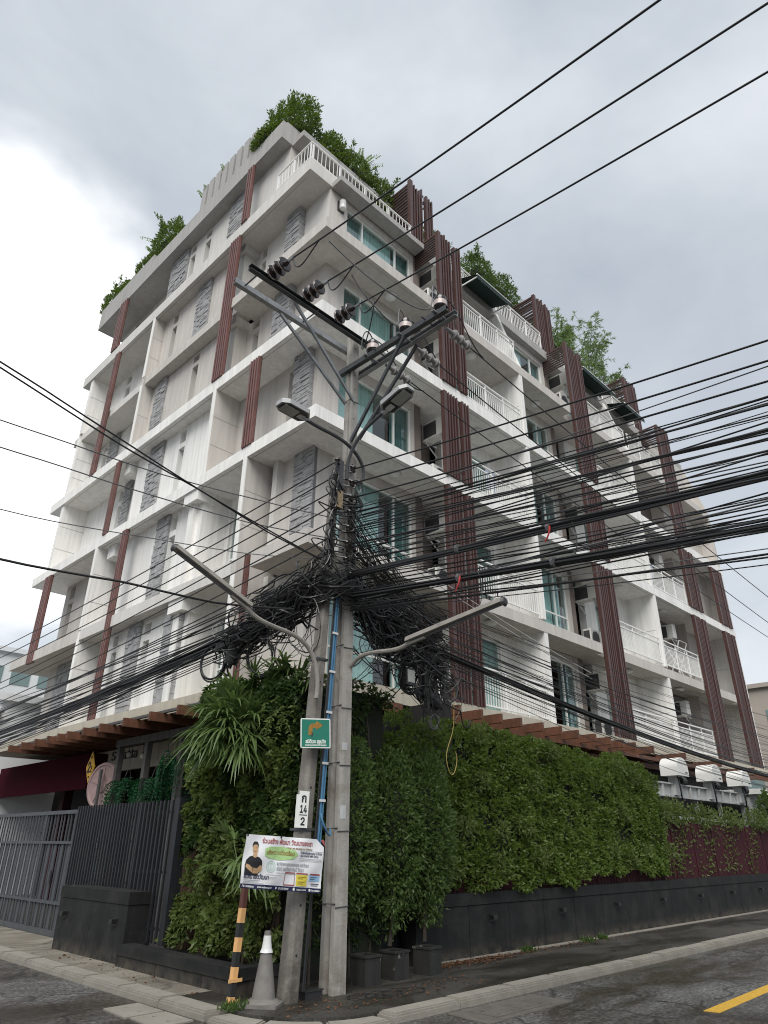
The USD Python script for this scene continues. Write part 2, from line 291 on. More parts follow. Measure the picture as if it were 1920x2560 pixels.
mat('dry_leaf', (0.17,0.075,0.03), 0.8, island=0.5, var=0.1)
mat('red_ribbon', (0.50,0.05,0.05), 0.6)
mat('floor_tile', (0.06,0.055,0.05), 0.5, var=0.1)
mat('deep_shade_wall', (0.012,0.011,0.011), 0.7, var=0.2)
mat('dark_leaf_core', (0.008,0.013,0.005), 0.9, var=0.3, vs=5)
leafmat('hedge_leaf', [(0.0, (0.104,0.153,0.034)), (0.4, (0.206,0.271,0.055)), (0.75, (0.350,0.415,0.094)), (1.0, (0.620,0.620,0.232))])
leafmat('bush_leaf', [(0.0, (0.077,0.121,0.033)), (0.5, (0.165,0.229,0.055)), (0.85, (0.298,0.375,0.094)), (1.0, (0.620,0.620,0.189))])
leafmat('ivy_leaf', [(0.0, (0.109,0.147,0.043)), (0.4, (0.237,0.284,0.077)), (0.7, (0.512,0.515,0.182)), (1.0, (0.620,0.620,0.473))])
leafmat('ivy_dark_leaf', [(0.0, (0.039,0.068,0.020)), (0.5, (0.098,0.144,0.039)), (0.9, (0.196,0.246,0.069)), (1.0, (0.508,0.550,0.196))])
leafmat('palm_leaf', [(0.0, (0.100,0.150,0.050)), (0.5, (0.200,0.256,0.081)), (1.0, (0.440,0.477,0.182))], rough=0.3, spec=0.55, trans=0.25)
leafmat('roof_leaf', [(0.0, (0.086,0.128,0.026)), (0.5, (0.206,0.261,0.050)), (0.85, (0.368,0.419,0.079)), (1.0, (0.607,0.597,0.136))])
leafmat('bamboo_leaf', [(0.0, (0.132,0.186,0.072)), (0.5, (0.243,0.315,0.112)), (1.0, (0.486,0.531,0.223))], trans=0.5)
leafmat('fern_leaf', [(0.0, (0.017,0.091,0.033)), (0.5, (0.044,0.181,0.061)), (1.0, (0.110,0.299,0.099))])
leafmat('weed_leaf', [(0.0,(0.05,0.09,0.02)), (1.0,(0.14,0.18,0.05))])
# wet patched asphalt and the damp concrete pavement
def wet_ground(name, cols, scale, r_dry, r_wet, speck, gs, cracks=0.0):
    n = {'g': ('geometry', {}), 'mp': ('mapping', {'mapping_type': 'point', 'scale': (0.5, 1.3, 1.0)}),
         'n1': ('noise_texture', {'scale': scale, 'detail': 9.0, 'roughness': 0.64, 'distortion': 0.8}), 'r1': ('rgb_ramp', {'ramp': cols}),
         'n2': ('noise_texture', {'scale': gs, 'detail': 5.0, 'roughness': 0.75}), 'r2': ('rgb_ramp', {'ramp': [(0.36, (1-speck,)*3), (0.52, (1.0,)*3), (0.66, (1+speck*1.7,)*3)]}), 'x2': ('mix', {'mix_type': 'multiply', 'fac': 1.0}),
         'mr': ('map_range', {'range_type': 'smoothstep', 'from_min': 0.36, 'from_max': 0.60, 'to_min': r_wet, 'to_max': r_dry, 'clamp': True}),
         'p': ('principled_bsdf', {'specular_ior_level': 0.4}), 'b': ('bump', {'strength': 0.5, 'distance': 0.012})}
    L = [('g.position', 'mp.vector'), ('mp.vector', 'n1.vector'), ('n1.fac', 'r1.fac'), ('g.position', 'n2.vector'), ('n2.fac', 'r2.fac'), ('r1.color', 'x2.color1'), ('r2.color', 'x2.color2'),
         ('n1.fac', 'mr.value'), ('mr.result', 'p.roughness'), ('n2.fac', 'b.height'), ('b.normal', 'p.normal')]
    cur = 'x2.color'
    if cracks:
        n['nw'] = ('noise_texture', {'scale': 1.6, 'detail': 4.0}); n['vm'] = ('vector_math', {'math_type': 'multiply_add', 'vector2': (0.9,0.9,0.0)})
        n['vo'] = ('voronoi_texture', {'scale': 0.55, 'feature': 'distance_to_edge'}); n['rc'] = ('rgb_ramp', {'ramp': [(0.0, (1,1,1)), (0.010, (0.6,0.6,0.6)), (0.022, (0,0,0))]}); n['xc'] = ('mix', {'mix_type': 'mix', 'color2': (0.008,0.008,0.008)}); n['cm'] = ('math', {'math_type': 'multiply', 'value2': cracks})
        L += [('g.position', 'nw.vector'), ('nw.color', 'vm.vector1'), ('g.position', 'vm.vector3'), ('vm.vector', 'vo.vector'), ('vo.distance', 'rc.fac'), ('rc.color', 'cm.value1'), ('cm.value', 'xc.fac'), (cur, 'xc.color1')]; cur = 'xc.color'
    L.append((cur, 'p.base_color'))
    M[name] = usdkit.material(stage, '/World/Looks/' + name, n, L, surface='p.BSDF')
wet_ground('asphalt', [(0.30, (0.016,0.012,0.009)), (0.42, (0.040,0.033,0.026)), (0.51, (0.068,0.064,0.059)), (0.68, (0.125,0.124,0.121))], 0.6, 0.70, 0.20, 0.75, 24.0, 0.8)
wet_ground('pavement_damp', [(0.30, (0.012,0.011,0.010)), (0.46, (0.030,0.027,0.022)), (0.58, (0.044,0.041,0.036)), (0.75, (0.075,0.068,0.056))], 0.8, 0.70, 0.25, 0.45, 32.0, 0.5)
wet_ground('pavement_pale', [(0.30, (0.09,0.078,0.06)), (0.52, (0.17,0.152,0.124)), (0.75, (0.26,0.24,0.20))], 1.6, 0.85, 0.65, 0.35, 40.0, 0.5)
mat('terrain', (0.10,0.10,0.09), 0.9, var=0.2, vs=0.3)
# window glass: thin pane, tinted, mirror-like at grazing angles and the same from both sides
def glass(name, tint, base):
    M[name] = usdkit.material(stage, '/World/Looks/' + name, {'t': ('transparent_bsdf', {'color': tint}), 'g': ('glossy_bsdf', {'color': (0.9,0.95,0.95), 'roughness': 0.015}),
        'w': ('layer_weight', {'blend': 0.5}), 'pw': ('math', {'math_type': 'power', 'value2': 4.0}), 'ma': ('math', {'math_type': 'multiply_add', 'value2': 0.85, 'value3': base}), 'm': ('mix_closure', {})},
        [('w.facing', 'pw.value1'), ('pw.value', 'ma.value1'), ('ma.value', 'm.fac'), ('t.BSDF', 'm.closure1'), ('g.BSDF', 'm.closure2')], surface='m.closure')
glass('teal_glass', (0.80,0.92,0.91), 0.11)
# ------------------------------------------------------------------ ground, roads, pavements
RZ = -0.075                                  # road level; the pavement is at 0
def rounded_corner(x0, y0, r, far=90):       # region x > x0 and y > y0 with its near corner rounded
    a = np.linspace(PI, 1.5*PI, 14)
    c = [(x0+r+r*math.cos(t), y0+r+r*math.sin(t)) for t in a]
    return sg.Polygon(c + [(far, y0), (far, far), (x0, far)])
solo('terrain', MB().box(-400, 400, -400, 400, -1.0, -0.14), 'terrain', kind='structure')
solo('road', MB().prism(sg.box(-60, -60, 120, 120).difference(rounded_corner(-2.86, -3.74, 1.15, 119)), (0,0,-0.135), (1,0,0), (0,1,0), 0.135+RZ), 'asphalt', kind='structure')
inner = rounded_corner(-2.62, -3.62, 1.0)
solo('pavement', MB().prism(inner.difference(sg.box(-2.62, -1.45, -2.0, 90)).difference(sg.box(-1.45,-1.9,89.9,89.9)), (0,0,-0.135), (1,0,0), (0,1,0), 0.135), 'pavement_damp', kind='structure')
solo('pavement_tiles', MB().prism(inner.intersection(sg.box(-2.62, -1.45, -1.45, 90)), (0,0,-0.135), (1,0,0), (0,1,0), 0.137), 'pavement_pale', kind='structure')
solo('courtyard', MB().box(-1.44, 89, -1.88, 89, -0.135, 0.0), 'floor_tile', kind='structure')
# kerb: separate stones round the corner
kerb = UsdGeom.Xform.Define(stage, '/World/kerb'); LOC['/World/kerb'] = np.zeros(3); ptag(kerb.GetPrim(), kind='structure')
ring = rounded_corner(-2.93, -3.90, 1.2).difference(rounded_corner(-2.624, -3.624, 1.0))
def kerb_piece(reg, dz, m='kerb_stone'):
    if reg.is_empty: return
    reg = reg.buffer(-0.006)
    for g in getattr(reg, 'geoms', [reg]):
        if g.area > 0.005:
            mb = MB().prism(g, (0,0,-0.13), (1,0,0), (0,1,0), 0.13+dz-.035).prism(g.buffer(-.014), (0,0,dz-.036), (1,0,0), (0,1,0), .022).prism(g.buffer(-.034), (0,0,dz-.015), (1,0,0), (0,1,0), .015)
            part('/World/kerb', 'kerb_stone', mb, m)
r0 = np.random.default_rng(3)
y = -2.45
while y < 40:
    L = 0.95 + 0.1*r0.random() + (0.6 if y > 12 else 0); kerb_piece(ring.intersection(sg.box(-3.2, y, -2.4, y+L)), 0.012 + 0.012*r0.random()); y += L
x = -1.55
while x < 60:
    L = 1.0 + 0.1*r0.random() + (1.0 if x > 15 else 0); kerb_piece(ring.intersection(sg.box(x, -4.1, x+L, -3.4)), 0.012 + 0.014*r0.random()); x += L
for a0, a1 in ((0,1),(1,2),(2,3)):           # the curved corner stones
    t0, t1 = PI + a0*PI/6, PI + a1*PI/6; c0 = (-1.6, -2.5)
    kerb_piece(ring.intersection(sg.box(-4,-5,-1.55,-2.45)).intersection(sg.Polygon([c0, (c0[0]+3*math.cos(t0), c0[1]+3*math.sin(t0)), (c0[0]+3*math.cos((t0+t1)/2), c0[1]+3*math.sin((t0+t1)/2)), (c0[0]+3*math.cos(t1), c0[1]+3*math.sin(t1))])), -0.02)
# painted line and the drain plates
solo('road_line', MB().prism([(1.46,-5.86),(9.0,-5.66),(9.0,-5.82),(1.50,-6.03)], (0,0,RZ), (1,0,0), (0,1,0), 0.004), 'yellow_paint', kind='structure')
dp = thing('drain_cover', 'rusty rectangular drain cover in the road beside the right kerb', 'drain cover', (0.05,-4.25,RZ))
part(dp, 'frame', MB().prism(sg.Polygon([(-0.85,-4.58),(0.86,-4.56),(0.82,-3.97),(-0.80,-3.97)]).difference(sg.box(-0.55,-4.47,0.55,-4.08)), (0,0,RZ-0.02), (1,0,0), (0,1,0), 0.028), 'iron_plate')
for k in range(2): part(dp, 'plate', MB().prism(sg.box(-0.54+k*0.545, -4.46, -0.01+k*0.545, -4.09).difference(union_all([sg.Point(-0.28+k*0.545+dx, -4.27+dy).buffer(0.025) for dx, dy in ((-.15,.1),(.15,-.1),(-.1,-.1))])), (0,0,RZ-0.02), (1,0,0), (0,1,0), 0.031), 'iron_plate')
dl = thing('drain_cover', 'pair of concrete drain slabs in the road beside the left kerb', 'drain cover', (-3.1,-1.2,RZ))
for k in range(2): part(dl, 'slab', MB().prism(sg.Polygon([(-3.42,-1.17-0.62*k),(-2.98,-1.15-0.62*k),(-2.98,-1.75-0.62*k),(-3.46,-1.77-0.62*k)]).buffer(-0.008).difference(union_all([sg.Point(-3.2,-1.3-.62*k).buffer(.022), sg.Point(-3.2,-1.6-.62*k).buffer(.022)])), (0,0,RZ-0.02), (1,0,0), (0,1,0), 0.034), 'kerb_stone')

# ------------------------------------------------------------------ the apartment building
BLD = thing('apartment_building', 'white and beige apartment block with brown slat screens and roof garden', 'building', (0,0,0))
Z3, Z4, Z5, Z6, Z7, Z8, Z9 = 4.2, 7.03, 10.04, 13.02, 15.85, 18.82, 21.83     # undersides of the floor slabs
T3, T4, T5, T6, T7, T8, T9 = 4.5, 7.36, 10.36, 13.38, 16.2, 19.2, 22.7       # their tops
XE, YE = 24.55, 15.2
def slab(m, *a, label=None): part(BLD, 'floor_slab', MB().box(*a), m, label=label)
# slabs: left wing (front at x = 0) and right wing (front at y = 0), butted at the corner
slab('white_paint', 0, 2.4, 0, 16.15, Z5, T5); slab('white_paint', 2.4, XE+0.1, 0, 2.6, Z5, T5)
slab('white_paint', 0, 2.4, 0, 16.1, Z6, T6); slab('white_paint', 2.4, XE+0.1, 0, 2.6, Z6, T6)
slab('beige_paint', 0, 2.4, 0, 4.28, Z7, T7); slab('beige_paint', 2.4, 4.32, 0, 2.6, Z7, T7)
slab('beige_paint', 0.06, 2.4, 4.9, 9.62, Z7+.02, T7-.02); slab('pale_paint', 0.12, 2.4, 9.84, 15.6, Z7+.02, T7-.02)
slab('beige_paint', 4.32, XE, 0.35, 2.6, Z7+.01, T7-.01)
for a, b in ((5.62, 11.78), (13.2, 19.75), (21.1, XE)): slab('beige_paint', a, b, 0.0, 0.35, Z7, T7)
slab('beige_paint', 0, 2.4, 0, 1.97, Z4, T4); slab('beige_paint', 2.4, 4.32, 0, 2.6, Z4, T4)
slab('pale_paint', 0, 2.4, 2.72, 10.66, Z4, T4); slab('beige_paint', 0, 2.4, 10.84, 16.4, Z4-.03, T4)
slab('beige_paint', 4.32, XE, 0.35, 2.6, Z4+.01, T4-.01)
for a, b in ((5.6, 11.82), (13.26, 19.6), (21.15, 22.93)): slab('beige_paint', a, b, 0.0, 0.35, Z4-0.06, Z4+0.25)
for a in (5.0, 12.48, 20.33, 23.64): part(BLD, 'beam_end', MB().box(a-.1, a+.1, -0.02, 0.35, Z4-0.02, Z4+0.26), 'beige_paint')
slab('cream', -0.05, 2.4, -0.05, 16.5, Z3, T3); slab('cream', 2.4, XE+0.3, -0.05, 2.6, Z3, T3)
# eighth floor slab: left strip flush with the right wall, right strip set out past it; roof likewise
slab('pale_paint', 0, 2.4, 0.9, 15.8, Z8, T8+0.1); slab('grey_paint', 0.82, 4.4, 0.5, 0.9, Z8-0.06, Z8+0.14); slab('grey_paint', 2.4, 4.4, 0.9, 3.0, Z8, T8+0.1)
slab('grey_paint', 4.4, XE, 0.78, 3.0, Z8, T8)
slab('grey_paint', 0, 5.4, 2.55, 15.65, Z9, Z9+0.55); slab('grey_paint', 0.44, 5.4, 2.0, 2.55, Z9-0.02, Z9+0.22)
slab('grey_paint', 5.4, XE-0.3, 2.6, 12.0, Z9, Z9+0.5)
# closed dark box instead of rooms, their shade put into its colour
core = MB(); core.box(2.0, XE-0.1, 2.3, YE, 4.5, Z8); core.box(1.6, XE-0.6, 3.6, YE-0.4, Z8, Z9); part(BLD, 'inner_rooms', core, 'interior_dark')
part(BLD, 'rear_wall', MB().box(1.2, XE-0.02, YE-0.35, YE-0.1, 4.5, Z8).box(1.2, XE-0.5, YE-0.3, YE-0.1, Z8+.4, Z9), 'beige_paint')

class Wall:
    """a wall facing the street with openings; axis 'x': plane x = p, u = y; axis 'y': plane y = p, u = x"""
    def __init__(s, axis, p, u0, u1, z0, z1, m, holes=(), deep=0.25, ends=(True, True)):
        s.axis, s.p = axis, p; us = sorted({u0, u1, *[h[0] for h in holes], *[h[1] for h in holes]}); zs = sorted({z0, z1, *[h[2] for h in holes], *[h[3] for h in holes]})
        us = [u for u in us if u0 <= u <= u1]; zs = [z for z in zs if z0 <= z <= z1]; mb = MB(); q = []
        def P(u, z, d=0): return (p+d, u, z) if axis == 'x' else (u, p+d, z)
        for i in range(len(us)-1):
            j = 0
            while j < len(zs)-1:
                uc, k = (us[i]+us[i+1])/2, j
                inside = lambda jj: any(h[0] < uc < h[1] and h[2] < (zs[jj]+zs[jj+1])/2 < h[3] for h in holes)
                if inside(j): j += 1; continue
                while k+1 < len(zs)-1 and not inside(k+1): k += 1
                q.append([P(us[i], zs[j]), P(us[i+1], zs[j]), P(us[i+1], zs[k+1]), P(us[i], zs[k+1])]); j = k+1
        for h in holes:
            a, b, c, d = h[:4]
            for (ua, za), (ub, zb) in (((a,c),(a,d)), ((a,d),(b,d)), ((b,d),(b,c)), ((b,c),(a,c))):
                q.append([P(ua,za), P(ub,zb), P(ub,zb,deep), P(ua,za,deep)])
        for (ua, za), (ub, zb) in [e for e, on in zip((((u0,z0),(u0,z1)), ((u1,z0),(u1,z1))), ends) if on]: q.append([P(ua,za), P(ub,zb), P(ub,zb,deep), P(ua,za,deep)])
        mb.quads(q); part(BLD, 'wall', mb, m)
def B(axis, p0, p1, u0, u1, z0, z1, mb=None):
    mb = mb or MB(); return mb.box(p0, p1, u0, u1, z0, z1) if axis == 'x' else mb.box(u0, u1, p0, p1, z0, z1)
def window(axis, p, u0, u1, z0, z1, mull=(), trans=None, curtain='curtain', fw=0.05, open_part=None, dark=()):
    """frame with mullions at the given u and a transom, panes, folded curtain behind; dark: index of panes with a dark blind"""
    w = part(BLD, 'window', B(axis, p+.001, p+.06, u0, u1, z0, z0+fw), 'window_frame'); part(w, 'frame', B(axis, p+.001, p+.06, u0, u1, z1-fw, z1), 'window_frame')
    us = [u0, *mull, u1]
    for i, u in enumerate(us):
        h = fw/2 if 0 < i < len(us)-1 else fw/2; c = u + (h if i == 0 else -h if i == len(us)-1 else 0)
        part(w, 'frame', B(axis, p, p+.06, c-h, c+h, z0+fw, z1-fw), 'window_frame')
    if trans: part(w, 'transom', B(axis, p+.002, p+.055, u0+fw, u1-fw, trans-.025, trans+.025), 'window_frame')
    for i in range(len(us)-1):
        a_, b_ = us[i]+fw*.5, us[i+1]-fw*.5; g_ = lambda u, z: (p+.03, u, z) if axis == 'x' else (u, p+.03, z)
        part(w, 'pane', MB().quads([[g_(a_,z0+fw), g_(b_,z0+fw), g_(b_,z1-fw), g_(a_,z1-fw)]]), 'teal_glass')
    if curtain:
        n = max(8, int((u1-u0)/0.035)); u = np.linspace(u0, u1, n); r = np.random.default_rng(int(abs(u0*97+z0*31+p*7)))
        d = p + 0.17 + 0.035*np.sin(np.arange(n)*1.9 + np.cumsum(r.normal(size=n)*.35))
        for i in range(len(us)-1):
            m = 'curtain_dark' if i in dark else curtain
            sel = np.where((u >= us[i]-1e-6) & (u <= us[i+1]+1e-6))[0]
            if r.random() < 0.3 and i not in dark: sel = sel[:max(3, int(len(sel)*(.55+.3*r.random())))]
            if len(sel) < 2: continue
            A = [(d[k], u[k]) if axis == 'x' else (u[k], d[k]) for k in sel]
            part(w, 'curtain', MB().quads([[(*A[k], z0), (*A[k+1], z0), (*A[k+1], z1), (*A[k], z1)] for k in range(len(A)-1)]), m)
    return w
def niche(axis, p, u0, u1, z0, z1, mid=None):
    """deep slot in the wall with a frame at its back, split by a lintel when mid is given"""
    w = part(BLD, 'window', B(axis, p+.18, p+.22, u0, u1, z0, z1), 'window_frame')
    part(w, 'pane', B(axis, p+.17, p+.178, u0+.05, u1-.05, z0+.05, (mid or z1)-.05), 'far_glass')

# ---- left front (faces -x): walls per floor and bay.  corner bay y 0.9-4.95, middle bay 4.95-9.75, far bay 9.75-15
C_, Mm, Lf = 0.82, 0.42, 0.95
def slots(lst, zb, zt): return [(a, b, zb+0.15, zb+1.95) for a, b in lst] + [(a, b, zb+2.12, zt-0.1) for a, b in lst]
floors = [('F3', T3, Z4), ('F4', T4, Z5), ('F5', T5, Z6), ('F6', T6, Z7), ('F7', T7, Z8)]
corner_sl = {'F3': [], 'F4': [], 'F5': [(1.95,2.22)], 'F6': [(3.96,4.25)], 'F7': [(3.98,4.22)]}
corner_m = {'F3': 'beige_paint', 'F4': 'beige_paint', 'F5': 'beige_paint', 'F6': 'beige_paint', 'F7': 'pale_paint'}
mid_sl = {'F3': [(8.87,9.17),(7.0,7.34)], 'F4': [(6.44,6.79)], 'F5': [(6.70,7.05)], 'F6': [(6.63,6.99)], 'F7': [(8.68,9.0)]}
mid_m = {'F3': 'white_paint', 'F4': 'white_paint', 'F5': 'white_paint', 'F6': 'beige_paint', 'F7': 'beige_paint'}
far_sl = {'F3': [], 'F4': [(14.4,14.8)], 'F5': [(11.8,12.1)], 'F6': [(14.15,14.5)], 'F7': [(13.2,13.6)]}
far_m = {'F3': 'beige_paint', 'F4': 'beige_paint', 'F5': 'white_paint', 'F6': 'white_paint', 'F7': 'white_paint'}
for f, zb, zt in floors:
    hi = slots(corner_sl[f], zb, zt) if f != 'F5' else [(a, b, zb+.1, zt-.2) for a, b in corner_sl[f]]
    if f in ('F3', 'F4'):
        split = 2.6
        Wall('x', C_, 1.0, 2.3, zb, zt, corner_m[f], ends=(False, True)); wx = 1.06
        wins = [(4.30, 4.72, zb+.2, zt-.3)]
        Wall('x', wx, 2.3, 5.0, zb, zt, 'white_paint' if f == 'F3' else 'white_paint', wins)
        window('x', wx+.08, 4.30, 4.72, zb+.2, zt-.3, (), zb+.9, 'curtain_dark')
        part(BLD, 'pilaster', MB().box(0.62, C_+.3, 2.12, 2.3, zb, zt), 'pale_paint'); part(BLD, 'pilaster', MB().box(0.30, 1.06, 4.88, 5.12, zb, zt), 'white_paint')
        part(BLD, 'pilaster', MB().box(0.18, 0.62, 5.12, 5.4, zb, zt), 'white_paint'); part(BLD, 'bracket', MB().box(0.05, 0.6, 4.8, 5.5, zt-.32, zt), 'white_paint')
    else:
        Wall('x', C_, 1.0 if f == 'F5' else .95, 4.95, zb, zt, corner_m[f], hi, ends=(False, True))
        for a, b in corner_sl[f]: niche('x', C_, a, b, zb+.15, zt-.1, zb+1.95)
        if f != 'F5': part(BLD, 'pilaster', MB().box(0.42, C_+.1, 4.6, 4.95, zb, zt-.25), corner_m[f]); part(BLD, 'bracket', MB().box(0.3, C_+.1, 4.45, 4.95, zt-.25, zt), corner_m[f])
    Wall('x', Mm, 4.95, 9.75, zb, zt, mid_m[f], slots(mid_sl[f], zb, zt))
    for a, b in mid_sl[f]: niche('x', Mm, a, b, zb+.15, zt-.1, zb+1.95)
    Wall('x', Lf, 9.75, YE, zb, zt, far_m[f], slots(far_sl[f], zb, zt))
    for a, b in far_sl[f]: niche('x', Lf, a, b, zb+.15, zt-.1, zb+1.95)
Wall('x', .43, 2.6, 10.0, T8+.1, Z9, 'pale_paint', slots([(7.16,7.52),(8.2,8.53)], T8+.1, Z9), ends=(False, True))
for a, b in ((7.16,7.52),(8.2,8.53)): niche('x', .43, a, b, T8+.25, Z9-.1, T8+2.05)
Wall('x', .98, 10.0, YE, T8+.1, Z9, 'pale_paint', slots([(10.4,10.8),(13.6,14.0)], T8+.1, Z9)); [niche('x', .98, a, b, T8+.25, Z9-.1, T8+2.05) for a, b in ((10.4,10.8),(13.6,14.0))]
part(BLD, 'wall', MB().box(.43, 1.0, 9.98, 10.0, T8+.1, Z9), 'pale_paint')
Wall('y', 2.6, .43, 12.0, T8+.1, Z9, 'beige_paint', ends=(False, True)); Wall('y', 2.7, 12.0, XE-.4, T8, Z9, 'beige_paint')
# partitions standing out to the front edge (thin white nosing, joint lines in the sides)
def partition(u0, u1, z0, z1, x0, x1, m, side='x', joints=2):
    w = part(BLD, 'partition_wall', MB().box(x0, x1, u0, u1, z0, z1), m)
    if x0 == .02: part(w, 'nosing', MB().box(0, .0195, u0, u1, z0, z1), 'white_paint')
    for k in range(joints):
        z = z0 + (k+1)*(z1-z0)/(joints+1); part(w, 'joint', MB().box(x0+.02, x1-.01, u0-.003, u1+.003, z-.008, z+.008), 'joint_grey')
partition(9.66, 9.82, T6, Z7, .02, Lf, 'beige_paint', joints=1); partition(9.66, 9.82, T7, Z8, .02, Lf, 'beige_paint', joints=2); part(BLD, 'partition_wall', MB().box(.02, Lf, 9.66, 9.82, Z7, T7), 'beige_paint')
partition(4.5, 4.66, T5, Z6, .02, C_, 'beige_paint'); partition(2.55, 2.71, T4, Z5, .02, 1.06, 'beige_paint'); partition(2.55, 2.71, T3, Z4, .02, 1.06, 'beige_paint')
part(BLD, 'partition_wall', MB().box(.02, 1.06, 2.55, 2.71, Z4, T4), 'beige_paint')
for a, b in ((T3, Z4), (T4, Z5)): partition(10.66, 10.84, a, b, .02, Lf, 'white_paint')
part(BLD, 'partition_wall', MB().box(.02, Lf, 10.66, 10.84, Z4, T4), 'white_paint')
for a, b in ((T5, Z6), (T6, Z7), (T7, Z8)): partition(14.85, 15.08, a, b, .06, 2.2, 'white_paint')
part(BLD, 'partition_wall', MB().box(.06, 2.2, 15.0, 15.08, Z7, T7), 'white_paint')
for y0, y1, z in ((9.95, 10.35, Z6), (9.9, 10.4, Z5)): part(BLD, 'bracket', MB().box(.25, Lf, y0, y1, z-.42, z), 'white_paint')
part(BLD, 'bracket', MB().box(.35, .42, 5.9, 6.2, Z4-.25, Z4), 'white_paint')
# shadow-gap line under the long slabs
for z, y0, y1 in ((Z5, 0.6, 14.8), (Z6, 0.6, 14.8), (Z8, 1.2, 14.7)): part(BLD, 'drip_groove', MB().box(.12, .135, y0, y1, z-.003, z+.01), 'joint_grey')
for z in (Z5, Z6, Z7): part(BLD, 'drip_groove', MB().box(.5, 4.3 if z == Z7 else 24, .12, .135, z-.003, z+.01), 'joint_grey')
# stone piers: stacked slate, every stone with its own depth
STONES = [0]
def stone_pier(y0, y1, z0, z1, xf, xw, single):
    r = np.random.default_rng(int(y0*100+z0*10)); pier = part(BLD, 'stone_pier', MB().box(xf+.035, xw+.1, y0+.02, y1-.01, z0, z1), 'slate_back')
    allm = MB(); z = z0
    while z < z1-0.02:
        h = min(r.choice([.045, .065, .09])*(1.9 if single else 1.0), z1-z); u = y0
        while u < y1-0.02:
            w = min(r.uniform(.15, .42), y1-u); w = y1-u if y1-u-w < .1 else w
            d = r.uniform(0, .035); mb = MB().box(xf+.03-d, xf+.06, u+.003, u+w-.003, z+.003, z+h-.003)
            if u == y0: mb = MB().box(xf+.03-d, xw, u-r.uniform(0,.012), u+w-.004, z+.004, z+h-.004)
            if single and STONES[0] < 300: part(pier, 'stone', mb, 'slate'); STONES[0] += 1
            else: allm.add(*mb.out())
            u += w
        z += h
    if allm.v: part(pier, 'stone_facing', allm, 'slate', kind='stuff')
for a in [(5.06,5.88,T3,Z4,.19,Mm), (7.49,8.18,T3,Z4,.33,Mm), (12.8,14.3,T3,Z4,.85,Lf), (6.80,7.48-.0,T4,Z5,.33,Mm)]: stone_pier(*a, True)
for a in [(7.96,8.83,T5,Z6,.33,Mm), (11.1,11.62,T5,Z6,.86,Lf), (1.19,1.84,T5,Z6,.65,C_), (.97,1.67,T4,Z5,.75,C_), (8.62,9.29,T6,Z7,.33,Mm), (2.23,3.0,T6,Z7,.6,C_), (13.09,13.87,T6,Z7,.85,Lf),
          (6.45,7.28,T7,Z8,.33,Mm), (2.07,2.72,T7,Z8,.59,C_), (5.06,5.88,T8+.1,Z9,.34,.43), (8.65,9.9,T8+.1,Z9,.33,.43)]: stone_pier(*a, False)

# ---- brown slat screens
def screen_left(y0, y1, z0, z1, n=4):
    y0, y1 = y0+.07, y1-.06
    s = part(BLD, 'slat_screen', MB().box(-.01, .03, y0+.02, y1-.02, z1-.06, z1-.002).box(-.01, .03, y0+.02, y1-.02, z0+.002, z0+.06), 'dark_slat')
    w = (y1-y0)/n
    for k in range(n): part(s, 'slat', MB().box(-.045, .05, y0+k*w+.01, y0+k*w+w*.62, z0+.004, z1-.004), 'brown_slat_lit')
    part(s, 'backing', MB().box(.055, .075, y0+.03, y1-.03, z0+.005, z1-.005), 'dark_slat')  # dark backing, shade between the slats put into its colour
for a in [(3.93,4.42,T8+.1,Z9,3), (4.2,4.88,T6,Z8,5), (2.34,2.9,T5,Z6,4), (1.98,2.22,T3,T4,2), (12.75,13.5,T8+.1,Z9,4), (12.32,12.82,T6,Z8,3), (10.14,10.52,T5,Z6,3), (8.55,9.0,T3,Z5,3), (14.15,14.83,6.95,Z5,4)]: screen_left(*a)
def screen_right(x0, x1, z0, z1, y=0.0, front=-.07):
    s = part(BLD, 'slat_screen', MB().box(x0+.02, x1-.02, y+.02, y+.05, z0+.3, z0+.36).box(x0+.02, x1-.02, y+.02, y+.05, z1-.4, z1-.34), 'dark_slat')
    k = (x1-x0)/1.16; u = x0; wid = [.13] + [.045]*4 + [.085] + [.045]*2
    gap = [.06, .075, .075, .075, .19, .06, .085, .08]
    r = np.random.default_rng(int(x0*10+z0))
    for w, g in zip(wid, gap):
        part(s, 'slat', MB().box(u, u+w*k, y+front, y+.06, z0+.004+ (r.uniform(0,.12) if z1 > 19.5 else 0), z1-.004 + (r.uniform(-.1,.15) if z1 > 18.9 else 0)), 'brown_slat'); u += (w+g)*k
    part(s, 'drain_pipe', MB().tube([(x0+.72*k, y+.16, z0+.01), (x0+.72*k, y+.16, z1-.05)], .035, 8), 'white_metal')
    return s
for x0, x1 in ((4.42,5.58), (11.97,13.17), (19.85,21.1), (23.1,24.3)):
    for z0, z1 in ((T3, Z5), (T5, Z6)) + (((T6, 19.12),) if x0 < 23 else ()): screen_right(x0, x1, z0, z1)
    if x0 < 23:
        # louvred return of the screen and its cap
        s = part(BLD, 'louvre_return', MB().box(x0, x0+.05, 0.06, 1.1, 19.05, 19.12), 'brown_slat')
        for k in range(8): part(s, 'louvre', MB().box(x0+.005, x0+.045, .07, 1.1, 18.2+.105*k, 18.26+.105*k), 'dark_slat')
